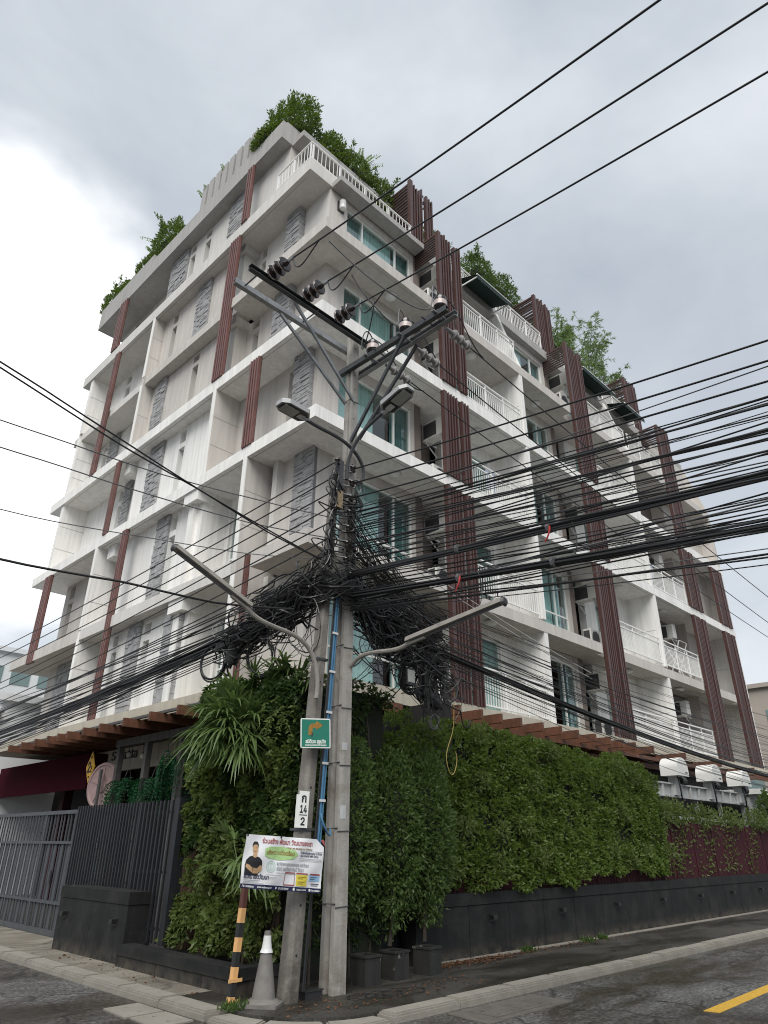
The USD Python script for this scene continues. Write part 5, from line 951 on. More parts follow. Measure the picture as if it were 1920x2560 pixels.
def channel(mb, p0, p1, w=.075, h=.10, t=.01, side=1):     # steel channel: web and two flanges
    p0, p1 = np.asarray(p0, float), np.asarray(p1, float); d = (p1-p0)/np.linalg.norm(p1-p0); s = np.cross(d,[0,0,1.])*side
    mb.bar(p0, p1, t, h); o = s*(w/2+t/2)
    for z in (h/2-t/2, -h/2+t/2): mb.bar(p0+o+[0,0,z], p1+o+[0,0,z], w, t)
    return mb
part(rp, 'crossarm', channel(MB(), (-3.68,-2.77,9.72), (-1.08,-2.74,9.72), side=1), 'galvanised_dark'); part(rp, 'crossarm', channel(MB(), (-3.68,-2.42,9.72), (-1.2,-2.42,9.72), side=-1), 'galvanised')
part(rp, 'crossarm', channel(MB(), (-1.40,-2.38,9.14), (-1.36,-4.82,9.14), side=-1), 'galvanised_dark'); part(rp, 'crossarm', channel(MB(), (-1.06,-2.5,9.14), (-1.10,-4.85,9.14), side=1), 'galvanised')
for y in (-2.78, -2.40): part(rp, 'brace', MB().bar((-2.75,y,9.64), (-1.26+(-.02),y+(.1 if y < -2.6 else -.1),8.45), .05, .012, (0,1,0)).bar((-2.75,y+.02,9.64), (-1.28,y+.02+(.1 if y < -2.6 else -.1),8.45), .012, .05, (0,1,0)), 'galvanised')
for x in (-1.39, -1.08): part(rp, 'brace', MB().bar((x,-3.95,9.07), (x+(.04 if x < -1.2 else -.08),-2.68,7.62 if x < -1.2 else 7.75), .055, .014, (1,0,0)).bar((x+.02,-3.95,9.07), (x+.02+(.04 if x < -1.2 else -.08),-2.68,7.62 if x < -1.2 else 7.75), .014, .055, (1,0,0)), 'galvanised_dark')
for x in (-3.5, -2.3): part(rp, 'spacer_bolt', MB().tube([(x,-2.82,9.72),(x,-2.36,9.72)], .012, 6), 'galvanised_dark')
for y in (-3.3, -4.4): part(rp, 'spacer_bolt', MB().tube([(-1.46,y,9.14),(-1.02,y,9.14)], .012, 6), 'galvanised_dark')
def disc_string(p, d, name_i):          # three brown discs in a row, tension insulator
    d = np.asarray(d, float); d /= np.linalg.norm(d); prof = [(.0,0),(.03,0)]
    for k in range(3): s = .055+.13*k; prof += [(.035,s-.02),(.12,s),(.128,s+.025),(.115,s+.045),(.045,s+.05)]
    prof += [(.03,.44),(.0,.44)]; ins = part(rp, 'insulator', MB().lathe(prof, p, d, 20), 'porcelain_brown', smooth=40)
    part(ins, 'cap', MB().lathe([(0,-.03),(.025,-.03),(.025,.02),(0,.02)], p, d, 8).lathe([(0,.43),(.022,.43),(.022,.55),(0,.55)], p, d, 8), 'galvanised')
    for k in range(3): part(ins, 'rim', MB().lathe([(.1285,.055+.13*k+.018),(.130,.055+.13*k+.026),(.1285,.055+.13*k+.032)], p, d, 20), 'porcelain_band')
TOPW = [(-3.33,-2.86,9.76), (-2.62,-2.86,9.78), (-1.92,-2.86,9.76)]
for i, p in enumerate(TOPW): disc_string(p, (.06,-1,.0), i)
PIN = [(-1.25,-4.62,9.20), (-1.25,-3.86,9.20), (-1.25,-3.08,9.20)]
for p in PIN:                              # standing pin insulators
    ins = part(rp, 'insulator', MB().lathe([(0,.02),(.06,.03),(.075,.06),(.06,.075),(.085,.09),(.11,.12),(.11,.14)], p, n=20).lathe([(.105,.235),(.11,.27),(.10,.31),(.07,.33),(.045,.35),(.05,.37),(.03,.385),(0,.385)], p, n=20), 'porcelain_brown', smooth=40)
    part(ins, 'band', MB().lathe([(.11,.14),(.108,.19),(.106,.235)], p, n=20), 'porcelain_band', smooth=True); part(ins, 'pin', MB().lathe([(0,-.12),(.018,-.12),(.018,.03),(0,.03)], p, n=8).lathe([(.02,.0),(.055,.005),(.05,.04),(0,.04)], p, n=12), 'galvanised')
    part(rp, 'pin_plate', MB().box(p[0]-.2, p[0]+.2, p[1]-.03, p[1]+.03, 9.13, 9.15), 'galvanised')
for y, x in ((-4.55,-.98), (-3.88,-.98), (-3.2,-.98)):   # grey spool strings towards the right street
    d = np.array([1.,.01,-.06]); d /= np.linalg.norm(d); prof = [(0,0),(.03,0)]
    for k in range(3): s = .08+.16*k; prof += [(.04,s),(.055,s+.04),(.085,s+.05),(.085,s+.07),(.05,s+.08),(.07,s+.11),(.04,s+.13)]
    prof += [(.02,.56),(0,.6)]; ins = part(rp, 'insulator', MB().lathe(prof, (x,y,9.08), d, 14), 'porcelain_grey', smooth=40); part(ins, 'clevis', MB().lathe([(0,-.06),(.03,-.06),(.03,.02),(0,.02)], (x,y,9.08), d, 8), 'galvanised')
# street lamps on arms
def led_lamp(label, base, arm, head, d, dim):
    t = thing('street_lamp', label, 'street lamp', base); part(t, 'arm', MB().tube(smooth_path(arm, 20), .03, 8), 'lamp_dark'); h = np.asarray(head, float); d = np.asarray(d, float); d /= np.linalg.norm(d); s = np.cross(d,[0,0,1.]); s /= np.linalg.norm(s); u = np.cross(s,d)
    L, W = dim; o = [(-L*.5,-W*.22),(-L*.38,-W*.5),(L*.32,-W*.5),(L*.5,-W*.25),(L*.5,W*.25),(L*.32,W*.5),(-L*.38,W*.5),(-L*.5,W*.22)]
    o = list(sg.Polygon(o).buffer(.05).buffer(-.045).exterior.coords)[:-1]; part(t, 'housing', MB().prism(sg.Polygon(o).buffer(.02), h-u*.01, d, s, .075) if np.cross(d,s)@u > 0 else MB().prism(sg.Polygon(o).buffer(.02), h+u*.075, d, s, .075), 'lamp_housing'); part(t, 'top_shell', MB().prism(sg.Polygon(o).buffer(-.02), h+u*.064, d, s, .03) if np.cross(d,s)@u > 0 else MB().prism(sg.Polygon(o).buffer(-.02), h+u*.106, d, s, .03), 'hood_white')
    part(t, 'underside', MB().prism(sg.Polygon(o).buffer(-.012), h-u*.018 if np.cross(d,s)@u > 0 else h-u*.0, d, s, .012), 'lamp_dark'); ln = sg.box(-L*.08,-W*.3,L*.38,W*.3).buffer(.02)
    part(t, 'lens', MB().prism(ln, h-u*.03 if np.cross(d,s)@u > 0 else h-u*.012, d, s, .012), 'lamp_lens'); part(t, 'gear_cover', MB().prism(sg.box(-L*.42,-W*.2,-L*.2,W*.2), h-u*.028 if np.cross(d,s)@u > 0 else h-u*.012, d, s, .01), 'bracket_metal')
    part(t, 'clamp', MB().tube([h-d*L*.62, h-d*L*.4], .04, 8), 'lamp_housing'); return t
led_lamp('white round-backed street lamp pointing left from the tall pole', (-1.35,-2.7,7.05), [(-1.12,-2.72,6.9),(-1.14,-2.75,7.25),(-1.4,-2.75,7.45),(-2.0,-2.75,7.52),(-2.38,-2.75,7.55)], (-2.60,-2.75,7.56), (-1,0,.03), (.50,.25))
led_lamp('flat grey street lamp head pointing right from the tall pole', (-1.40,-2.72,6.9), [(-1.43,-2.72,6.85),(-1.42,-2.78,7.3),(-1.38,-3.0,7.62),(-1.34,-3.25,7.78),(-1.32,-3.4,7.85)], (-1.30,-3.72,7.95), (0.02,-1,.28), (.55,.27))
# old long fluorescent lamps lower down
def tube_light(label, arm, tip0, tip1, wd):
    t = thing('street_lamp', label, 'street lamp', arm[0]); part(t, 'arm', MB().tube(smooth_path(arm, 24), .03, 8), 'tube_lamp'); a, b = np.asarray(tip0, float), np.asarray(tip1, float); d = (b-a)/np.linalg.norm(b-a); s = np.cross(d,[0,0,1.]); s /= np.linalg.norm(s); u = np.cross(s,d); L = np.linalg.norm(b-a)
    prof = sg.Polygon([(-wd/2,0),(-wd*.42,.045),(-wd*.2,.07),(wd*.2,.07),(wd*.42,.045),(wd/2,0)]); part(t, 'housing', MB().prism(prof, a, s, u, L) if np.cross(s,u)@d > 0 else MB().prism(prof, b, s, u, L), 'tube_lamp')
    part(t, 'end_cap', MB().lathe([(wd*.5,0),(wd*.35,.03),(0,.045)], b+u*.01, d, 14), 'lamp_dark'); part(t, 'tube', MB().tube([a+d*.08-u*.012, b-d*.06-u*.012], .016, 8), 'cable_grey'); part(t, 'bracket', MB().bar(a-d*.05-u*.03, a+d*.3-u*.03, .04, .03), 'tube_lamp'); return t
tube_light('long fluorescent street lamp reaching left from the older pole', [(-1.86,-2.74,3.35),(-1.88,-2.75,3.7),(-2.05,-2.75,4.0),(-2.5,-2.75,4.15),(-3.1,-2.75,4.33)], (-3.05,-2.75,4.33), (-4.20,-2.75,4.80), .12)
tube_light('long fluorescent street lamp reaching right from the tall pole', [(-1.2,-2.7,3.9),(-1.22,-2.85,3.98),(-1.23,-3.3,4.0),(-1.25,-3.9,4.03)], (-1.25,-3.85,4.03), (-1.25,-5.42,4.22), .13)

for z in (.9, 1.75, 2.55, 3.3, 4.15, 8.45): part(rp, 'wire_band', MB().tube([(-1.26+a*(.115-.004*z), -2.58+b*(.132-.0046*z), z+.01*k) for k, (a, b) in enumerate(((-1,-1),(1,-1),(1,1),(-1,1),(-1,-1)))], .006, 5), 'galvanised_dark')
for z, h in ((1.9,.16), (2.75,.1)): part(rp, 'paper_remains', MB().box(-1.33, -1.23, -2.58-.128+.0056*z-.002, -2.58-.128+.0056*z-.0005, z, z+h), 'ledge_grey')
# older square pole, leaning a little
LB, LT = np.array([-1.94,-2.58,0]), np.array([-1.53,-2.58,7.25]); lp = thing('utility_pole', 'older stained square concrete pole leaning against the tall one', 'utility pole', LB)
def octs(w, c=.05): h = w/2; return [(-h+c,-h),(h-c,-h),(h,-h+c),(h,h-c),(h-c,h),(-h+c,h),(-h,h-c),(-h,-h+c)]
part(lp, 'shaft', taper(MB(), octs(.225), octs(.125,.03), LB-[0,0,.1], LT), 'concrete_old'); LP = lambda z: LB + (LT-LB)*z/7.25
mb = MB()
for z in (.45, .95, 1.5, 2.25, 2.9, 3.6): mb.lathe([(0,0),(.014,0),(.014,.006),(0,.006)], LP(z)+[-.01,-.110+.0065*z,0], (0,-1,0), 8)
part(lp, 'bolt_holes', mb, 'print_black')
part(lp, 'top_box', MB().box(-1.645,-1.53,-2.76,-2.67,6.28,6.58), 'meter_tan'); part(lp, 'top_bracket', MB().box(-1.60,-1.50,-2.72,-2.60,6.6,7.15), 'galvanised_dark')
for s, ax in ((-1,'L'), (1,'R')):          # racks of spool insulators on both sides
    for k in range(7):
        z = 5.45+.27*k; c = LP(z) + np.array([-.12 if s < 0 else .22, -.16, 0]); 
        ins = part(lp, 'spool_insulator', MB().lathe([(0,-.045),(.045,-.045),(.05,-.03),(.03,0),(.05,.03),(.045,.045),(0,.045)], c, n=12), 'porcelain_brown'); part(ins, 'bracket', MB().bar(c+[0,0,.055], LP(z)+[0,-.07,.055], .03, .012).bar(c-[0,0,.055], LP(z)+[0,-.07,-.055], .03, .012), 'galvanised')
for z in (1.75, 3.05, 3.9, 5.1): part(lp, 'strap', MB().prism(sg.box(-.125+.0068*z,-.125+.0068*z,.125-.0068*z,.125-.0068*z).difference(sg.box(-.11+.0068*z,-.11+.0068*z,.11-.0068*z,.11-.0068*z)), LP(z), (1,0,0), (0,1,0), .03), 'galvanised_dark')
# blue conduits and black leads running down the older pole
bp_ = thing('conduit', 'blue plastic pipes strapped up the side of the older pole', 'pipe', LP(1.6)+[.2,-.12,0])
for dx, r_ in ((.155,.024), (.20,.014)): part(bp_, 'pipe', MB().tube([LP(z)+[dx-.006*z,-.13,0] for z in (1.45,2.4,3.6,4.9)], r_, 8), 'pipe_blue')
for z in (2.55, 3.2, 3.75, 4.3, 2.1): part(bp_, 'clip', MB().box(*(LP(z)[0]+np.array([.115,.21])-.006*z), LP(z)[1]-.165, LP(z)[1]-.11, z-.015, z+.015), 'cable_white')
part(bp_, 'loop', MB().tube(smooth_path([LP(1.95)+[.15,-.15,0], LP(1.75)+[.22,-.2,0], LP(1.7)+[.33,-.15,0], LP(1.78)+[.36,-.1,0]],14), .012, 6), 'pipe_blue')
for dx in (.105, .125): solo('power_lead', MB().tube([LP(z)+[dx-.006*z,-.14,0] for z in (.1,1.6,3.2,5.2)], .012, 6), 'cable_black', 'black cable running down the older pole beside the blue pipes', 'cable', 'black leads on the older pole')
bs = thing('junction_box', 'small flat black junction box on the ground between the two poles', 'box', (-1.6,-2.6,0)); part(bs, 'box', MB().box(-1.74,-1.48,-2.66,-2.5,0,.07), 'box_black'); part(bs, 'lid', MB().box(-1.75,-1.47,-2.67,-2.49,.072,.085), 'box_black')

# ------------------------------------------------------------------ wires and cables
r = np.random.default_rng(404)
def wire(name, pts, rad, m, label, cat, group=None, n=5): return solo(name, MB().tube(pts, rad, n), m, label, cat, group, smooth=True)
for i, p in enumerate(TOPW):               # three high lines leaving over the camera's street
    p0 = np.array(p)+[.03,-.55,.0]; p1 = np.array([p[0]+.15,-46,9.3]); nm = ('leftmost','middle','rightmost')[i]
    wire('power_line', sag_line(p0, p1, 1.55, 60), .013, 'cable_black', f'{nm} of three high power lines crossing the sky from the top crossarm', 'power line', n=6)
    a = p0; q = smooth_path([a, a+[.05,-.10,-.22], a+[.05,-.32,-.16], a+[.03,-.62,-.05]], 16); wire('jumper_wire', q, .011, 'cable_black', f'small slack loop below the {nm} disc insulator', 'wire')
jm = [((-3.25,-4.2,9.55), (-2.3,-4.55,8.95), (-1.6,-4.7,9.15), PIN[0]), ((-2.52,-3.9,9.62), (-2.0,-4.0,9.15), (-1.55,-3.95,9.3), PIN[1]), ((-1.87,-3.75,9.6), (-1.75,-3.5,9.2), (-1.6,-3.2,9.2), PIN[2])]
for i, (a, b, c, d) in enumerate(jm):
    d = np.array(d)+[0,0,.38]; q = smooth_path([a, np.array(a)*.62+np.array(b)*.38+[0,0,-.05], b, np.array(c)+[0,0,-.1], d+[-.12,0,.1], d], 40); wire('jumper_wire', q, .011, 'cable_grey' if i < 2 else 'cable_black', 'drooping jumper wire to the ' + ('outermost','middle','innermost')[i] + ' standing insulator', 'wire')
for i, (a, e) in enumerate((((-.40,-4.55,9.05),(34,-4.5,7.8)), ((-.40,-3.88,9.05),(34,-3.8,7.6)), ((-.40,-3.2,9.05),(34,-3.1,8.0)))):
    wire('power_line', sag_line(a, e, .45, 40), .011, 'cable_black', ('outermost','middle','innermost')[i] + ' of three power lines leading right from the lower crossarm', 'power line')
    d = np.array(PIN[i])+[0,0,.38]; wire('jumper_wire', smooth_path([d, d+[.25,0,.02], d+[.6,0,-.25], np.array(a)+[.35,0,.0]], 20), .010, 'cable_black', 'short jumper from the ' + ('outermost','middle','innermost')[i] + ' standing insulator to its right hand line', 'wire')
# upper rack cables: to the right over the street, and to the left along the side street
for k in range(7):
    z = 5.45+.27*k; p0 = LP(z)+[.22,-.18,0]; wire('overhead_cable', sag_line(p0, (-1.0+.25*k,-40,3.9+.33*k+.3*r.random()), .95+.1*r.random(), 44), .013, 'cable_black', 'black cable in the upper row leading right from the spool rack over the street', 'cable', 'upper cables leading right')
    p0 = LP(z)+[-.14,-.16,0]; wire('overhead_cable', sag_line(p0, (-1.9-.06*k,38,5.0+.42*k), .7+.2*r.random(), 40), .012, 'cable_black', 'black cable in the row leading left from the spool rack along the side street', 'cable', 'upper cables leading left')
for k in range(46):                        # many thin cables towards the right, over the street
    p0 = np.array([-1.35+.35*r.random(), -2.7+.1*r.normal(), 4.7+1.75*r.random()**1.2]); p1 = np.array([-.6+3.6*r.random(), -42, 3.5+2.4*r.random()+(.9 if p0[2] > 5.6 else 0)])
    wire('overhead_cable', sag_line(p0, p1, .5+.75*r.random(), 40, .05, r), r.choice([.006,.008,.010]), r.choice(['cable_black','cable_mix','cable_mix','cable_grey']), 'thin dark cable in the dense bunch crossing to the right above the hedge', 'cable', 'dense cables crossing to the right')
for j, (z0, x1, z1, sg_, lab) in enumerate(((5.25,1.0,4.6,.55,'upper thick bundled cable sweeping right across the white balconies'), (4.9,1.2,4.0,.75,'lower thick bundled cable sweeping right across the white balconies'))):
    t = thing('cable_bundle', lab, 'cable', (-1.3,-2.75,z0)); base = sag_line((-1.35,-2.75,z0), (x1,-42,z1), sg_, 60)
    for k in range(9): o = r.normal(size=3)*.026; part(t, 'strand', MB().tube(base+o+np.outer(np.sin(np.linspace(0,14+5*r.random(),60)+6*r.random()), r.normal(size=3)*.014), .016, 5), 'cable_black', smooth=True)
    for yy in (-4.6, -6.05): i = int(np.argmin(abs(base[:,1]-yy))); part(t, 'tie', MB().tube([base[i]-[0,.02,0], base[i]+[0,.02,0]], .068, 8), 'cable_grey')
    i = int(np.argmin(abs(base[:,1]+(5.75 if j == 0 else 4.6)))); b = base[i]; q = smooth_path([b+[.0,0,.05], b+[-.05,-.03,-.06], b+[-.02,.06,-.17]], 8)
    part(t, 'ribbon', MB().tube(q, .010, 4).tube(smooth_path([b+[0,-.02,-.03], b+[.02,-.14,-.04], b+[.03,-.2,-.06]],8), .007, 4), 'red_ribbon')
    part(t, 'hanging_tail', MB().tube(smooth_path([b+[0,-.3,0], b+[.02,-.33,-.25], b+[.0,-.30,-.42]],10), .007, 4), 'cable_black')
for k in range(34):                        # along the right street, dropping behind the hedge top
    f = r.random(); p0 = np.array([-1.3+.5*r.random(), -2.62+.2*r.normal(), 4.35+1.15*f]); p1 = np.array([38, -2.3+1.2*r.normal(), 3.7+3.1*f])
    wire('overhead_cable', sag_line(p0, p1, .75+.5*r.random(), 36, .03, r), r.choice([.005,.006,.008]), 'cable_black', 'dark cable in the bunch sagging along the right front of the building', 'cable', 'cables along the right front')
t = thing('cable_bundle', 'thick black bundled cable sagging along the right front above the pergola', 'cable', (-1,-2.6,4.7)); base = sag_line((-1.0,-2.55,4.75), (38,-2.3,4.3), .95, 60)
for k in range(8): part(t, 'strand', MB().tube(base+r.normal(size=3)*.028, .017, 5), 'cable_black', smooth=True)
for k in range(34):                        # along the left side street
    p0 = np.array([-1.75+.12*r.normal(), -2.4+.3*r.random(), 4.55+.75*r.random()]); p1 = np.array([-1.9+.5*r.normal(), 38, 3.6+1.9*r.random()])
    wire('overhead_cable', sag_line(p0, p1, .5+.55*r.random(), 36, .05, r), r.choice([.007,.009,.012]), 'cable_black', 'dark cable in the bunch running left in front of the white walls', 'cable', 'cables along the left front')
t = thing('cable_bundle', 'thick black bundled cable running left in front of the stone piers', 'cable', (-1.8,-2,4.6)); base = sag_line((-1.78,-2.0,4.75), (-1.95,38,4.2), .62, 60)
for k in range(8): part(t, 'strand', MB().tube(base+r.normal(size=3)*.026, .017, 5), 'cable_black', smooth=True)
for i, (p1, m, w) in enumerate((((-8.3,-2.85,6.72),'cable_black',.011), ((-8.3,-2.8,6.66),'cable_black',.011), ((-9.5,-2.0,6.15),'cable_grey',.008), ((-9.5,-1.9,5.85),'cable_grey',.008), ((-9.5,-2.2,4.75),'cable_grey',.006), ((-9.5,-2.4,4.45),'cable_black',.014))):
    a = LP(5.35)+[-.1,-.1,0] if i < 2 else LP(6.1-.35*(i-2))+[-.1,-.1,0] if i < 5 else np.array([-2.2,-2.55,4.55])
    wire('service_wire', sag_line(a, p1, .12 if i < 2 else .25, 30, .02, r), w, m, 'service wire crossing the left front toward the left picture edge, ' + ('upper of the close pair','lower of the close pair','upper thin grey one','second thin grey one','faint lowest grey one','thick twisted black one')[i], 'wire')
for i in range(2): wire('service_wire', sag_line((-1.1,-2.72,6.15-.12*i), (9,-1.0,5.75-.15*i), .1, 24), .009, 'cable_white', 'white service wire running right across the corner windows, ' + ('upper','lower')[i] + ' one', 'wire')
# tangle round the poles: a broad band of cables at mid height with slack loops and loose ends
def tangle(label, n, spec, seed):
    q = np.random.default_rng(seed); mb = MB()
    for k in range(n): pts, rad = spec(q); mb.tube(smooth_path(pts, 18), rad, 4)
    solo('tangled_cables', mb, 'cable_mix', label, 'cables', kind='stuff')
def left_wing(q):
    y0, y1 = sorted(q.uniform(-2.75, -.35, 2)); y1 = max(y1, y0+.7); o = .19*q.normal(); b = -1.78+.11*q.normal(); sg_ = .30*q.random()**3; zc = lambda y, t: 5.02 - .20*(y+2.6) + o*(.35+.65*min(1,(y+2.7)/1.2)) + .045*q.normal() - sg_*4*t*(1-t)
    return [(b+.06*q.normal(), y0+(y1-y0)*t, zc(y0+(y1-y0)*t, t)) for t in (0,.2,.4,.6,.8,1)], q.choice([.007,.010,.013,.016])
def right_wing(q):
    x0, x1 = sorted(q.uniform(-1.5, 1.1, 2)); x1 = max(x1, x0+.8); o = .24*q.normal(); b = -2.62+.11*q.normal(); sg_ = .35*q.random()**3; zc = lambda x, t: 5.02 - .32*(x+1.4) + o*(.35+.65*min(1,(x+1.5)/1.2)) + .05*q.normal() - sg_*4*t*(1-t)
    return [(x0+(x1-x0)*t, b+.06*q.normal(), zc(x0+(x1-x0)*t, t)) for t in (0,.2,.4,.6,.8,1)], q.choice([.007,.010,.013,.016])
def hanging(q):
    if q.random() < .4: c = np.array([-1.78+.08*q.normal(), -2.5+1.6*q.random(), 4.75]); e = np.array([.04,.22,0])
    else: c = np.array([-1.25+2.3*q.random(), -2.64+.07*q.normal(), 4.55]); c[2] -= .3*(c[0]+1.25); e = np.array([.22,.04,0])
    h = q.uniform(.2,.75); j = lambda s: q.normal(size=3)*e*s
    return [c+[0,0,.1], c+j(.5)-[0,0,h*.6], c+j(.9)-[0,0,h], c+j(1.4)-[0,0,h*.55], c+j(1.7)+[0,0,.05]], q.choice([.005,.007,.009])
tangle('broad tangle of black cables left of the two poles', 190, left_wing, 501); tangle('broad tangle of black cables right of the two poles', 150, right_wing, 502); tangle('loose black cable ends and loops hanging below the tangle', 60, hanging, 503)
def across(q):
    a_ = np.array([-1.80+.06*q.normal(), -2.45+.35*q.random(), 4.95+.16*q.normal()]); b_ = np.array([-.9+1.1*q.random(), -2.72+.05*q.normal(), 4.85+.2*q.normal()]); b_[2] -= .25*(b_[0]+.9)
    return [a_, (-1.72+.03*q.normal(), -2.74-.05*q.random(), 5.0+.14*q.normal()), (-1.35, -2.80-.06*q.random(), 5.0+.15*q.normal()), (-1.05, -2.76-.04*q.random(), 4.97+.15*q.normal()), b_], q.choice([.008,.011,.014])
tangle('dense band of black cables wrapped across the fronts of the two poles', 75, across, 505)
def fan(q):
    z = 5.35+1.15*q.random(); a_ = LP(z)+[.2,-.16,0]; b_ = np.array([.1+1.3*q.random(), -2.62+.08*q.normal(), 4.75+.2*q.normal()]); m_ = a_*.55+b_*.45+[0,0,.06*q.normal()-.05]
    return [a_, a_*.8+b_*.2+q.normal(size=3)*.03, m_, a_*.22+b_*.78+q.normal(size=3)*.03, b_], q.choice([.007,.010])
tangle('fan of black cables slanting down from the spool rack to the right', 42, fan, 506)
def rack_loop(q):
    z = 5.3+1.7*q.random(); a_ = LP(z)+[-.1 if q.random() < .55 else .22, -.17, 0]; d = np.array([-1 if a_[0] < LP(z)[0]+.05 else 1, 0, 0])
    return [a_, a_+d*.12*q.random()+[0,-.04,.10*q.random()], a_+d*.22*q.random()+[0,-.05,-.06], a_+d*.15*q.random()+[0,-.03,-.2*q.random()-.08], LP(z-.3)+[.08*q.normal(),-.14,0]], q.choice([.008,.011])
tangle('short loops of black cable curling round the spool rack of the older pole', 52, rack_loop, 504)
def coil(label, c, rad, nrm, n=7, m='cable_black', w=.010):
    t = thing('cable_coil', label, 'cable coil', c); c = np.asarray(c, float); nrm = np.asarray(nrm, float); nrm /= np.linalg.norm(nrm); a = np.cross(nrm,[0,0,1.]); a /= np.linalg.norm(a); b = np.cross(nrm,a); th = np.linspace(0,2*PI,40)
    for k in range(n): rr_ = rad*(1+.06*r.normal()); part(t, 'turn', MB().tube(c+r.normal(size=3)*.014+np.outer(np.cos(th),a)*rr_+np.outer(np.sin(th),b)*rr_*1.12, w, 5, False), m, smooth=True)
    return t
coil('neat black cable coil hanging below the splice boxes on the left', (-1.85,-.05,4.28), .26, (1,.35,0)); coil('loose black coil under the tangle beside the older pole', (-1.8,-1.3,4.15), .24, (1,.3,.2), 5); coil('wide loose coil at the right of the tall pole below the lamp arm', (.45,-2.65,3.85), .2, (.2,1,0), 4); coil('fuzzy grey coil hanging at the far right of the tangle', (1.05,-2.62,3.9), .17, (.3,1,.1), 6, 'cable_grey', .006); coil('narrow black coil left of the corner window', (.1,-2.65,3.95), .2, (.2,1,.1), 6); coil('small pale coil above the pergola beam ends', (.72,-2.6,3.35), .09, (.1,1,.1), 4, 'cable_grey', .008)
def splice(label, c, d, L=.42, w=.13, m='box_black'):
    t = thing('splice_box', label, 'splice box', c); c = np.asarray(c, float); d = np.asarray(d, float); d /= np.linalg.norm(d)
    part(t, 'body', MB().tube([c-d*L/2, c-d*L*.46, c+d*L*.46, c+d*L/2], [w*.3,w*.5,w*.5,w*.3], 10), m, smooth=40)
    for k in (-.3,0,.3): part(t, 'rib', MB().tube([c+d*L*k-d*.012, c+d*L*k+d*.012], w*.54, 10), m)
    for s in (-1,1): part(t, 'neck', MB().tube([c+d*L*.48*s, c+d*L*.72*s], w*.16, 6), m)
splice('long dark splice closure lying on the tangle left of the poles', (-1.78,-1.55,5.05), (0,1,-.12), .75, .15); splice('black splice closure hanging under the left bundle', (-1.8,-.9,4.5), (0,1,-.1), .5, .15); splice('ribbed black splice closure beside the neat coil', (-1.82,-.35,4.52), (0,1,-.1), .45, .17); splice('boxy black closure hanging next to the neat coil', (-1.8,-.55,4.32), (0,.4,-1), .3, .22); splice('tilted splice closure right of the tall pole', (.25,-2.62,4.2), (1,0,-.45), .5, .15); splice('upright black splice closure amid the right tangle', (.45,-2.62,4.05), (.3,0,-1), .42, .15); splice('large dark canister low in the right tangle', (.62,-2.6,3.72), (.9,0,-.4), .46, .2)
fb = thing('meter_box', 'small box with pale front hanging under the right lamp arm', 'box', (.05,-2.68,3.95)); part(fb, 'case', MB().box(-.06,.14,-2.72,-2.62,3.82,4.08), 'box_black'); part(fb, 'front', MB().box(-.04,.12,-2.728,-2.722,3.86,4.05), 'lamp_lens')
mb = MB(); q = smooth_path([(1.25,-2.6,3.9),(1.2,-2.6,3.5),(1.15,-2.6,3.25),(1.0,-2.6,2.95),(.98,-2.6,2.8),(1.1,-2.6,2.6),(1.22,-2.6,2.75),(1.2,-2.6,2.95)], 40)
solo('loose_wire', MB().tube(q, .006, 5), 'cable_yellow', 'loose yellowish wire dangling in front of the pergola beams', 'wire')
# ------------------------------------------------------------------ signs, cone, bollard
def tocam(c): d = EYE-np.asarray(c); d[2] = 0; return d/np.linalg.norm(d)
gs = thing('road_sign', 'green road sign with worn orange turn arrow on the older pole', 'sign', (-1.86,-2.80,2.9)); gn = np.array([-.30,-.95,0]); gn /= np.linalg.norm(gn); gu = np.cross([0,0,1.],gn); roll = math.radians(3.0); eu = gu*math.cos(roll)+np.array([0,0,1.])*math.sin(roll); ev = np.cross(gn,eu); o = np.array([-1.89,-2.80,2.895])
SC = .80; rb = sg.box(-.235*SC,-.205*SC,.235*SC,.205*SC).buffer(.02); part(gs, 'plate', MB().prism(rb, o, eu, ev, .004), 'sign_white'); part(gs, 'face', MB().prism(rb.buffer(-.014), o+gn*.0045, eu, ev, .002), 'sign_green')
ar = union_all([sg.LineString([(-.07,-.07),(-.065,.045),(-.04,.075),(.04,.085)]).buffer(.034, cap_style=2), sg.Polygon([(.03,.155),(.155,.085),(.03,.015)])]); part(gs, 'arrow', MB().prism(affinity.scale(ar, SC, SC, origin=(0,0)), o+gn*.0068+eu*(-.02)+ev*.03, eu, ev, .0015), 'sign_orange')
part(gs, 'lettering', MB().prism(affinity.scale(union_all([fit_text('สมิติเวช สุขุมวิท', -.175,.175,-.155,.048, True), fit_text('Samitivej Sukhumvit Hospital', -.185,.185,-.197,.024)]), SC, SC, origin=(0,0)), o+gn*.0068, eu, ev, .0015), 'sign_white'); part(gs, 'clamp', MB().box(-1.95,-1.72,-2.795,-2.70,2.85,2.90), 'galvanised_dark')
nt_ = thing('number_plate', 'white pole number plate with black characters on the older pole', 'sign', (-2.0,-2.73,2.0)); o = np.array([-1.955,-2.712,1.985]); gn2 = np.array([-.12,-.99,0]); gn2 /= np.linalg.norm(gn2); e1 = np.cross([0,0,1.],gn2); e1 = e1 + np.array([0,0,.03]); e1 /= np.linalg.norm(e1); tilt = math.radians(-3.3); E1 = e1*math.cos(tilt)+np.cross(gn2,e1)*math.sin(tilt); E2 = np.cross(gn2,E1)
part(nt_, 'plate', MB().prism(sg.box(-.072,-.205,.072,.215), o, E1, E2, .004), 'sign_white'); part(nt_, 'back_plate', MB().prism(sg.box(-.11,-.205,-.06,.17), o-gn2*.003, E1, E2, .004), 'sign_white')
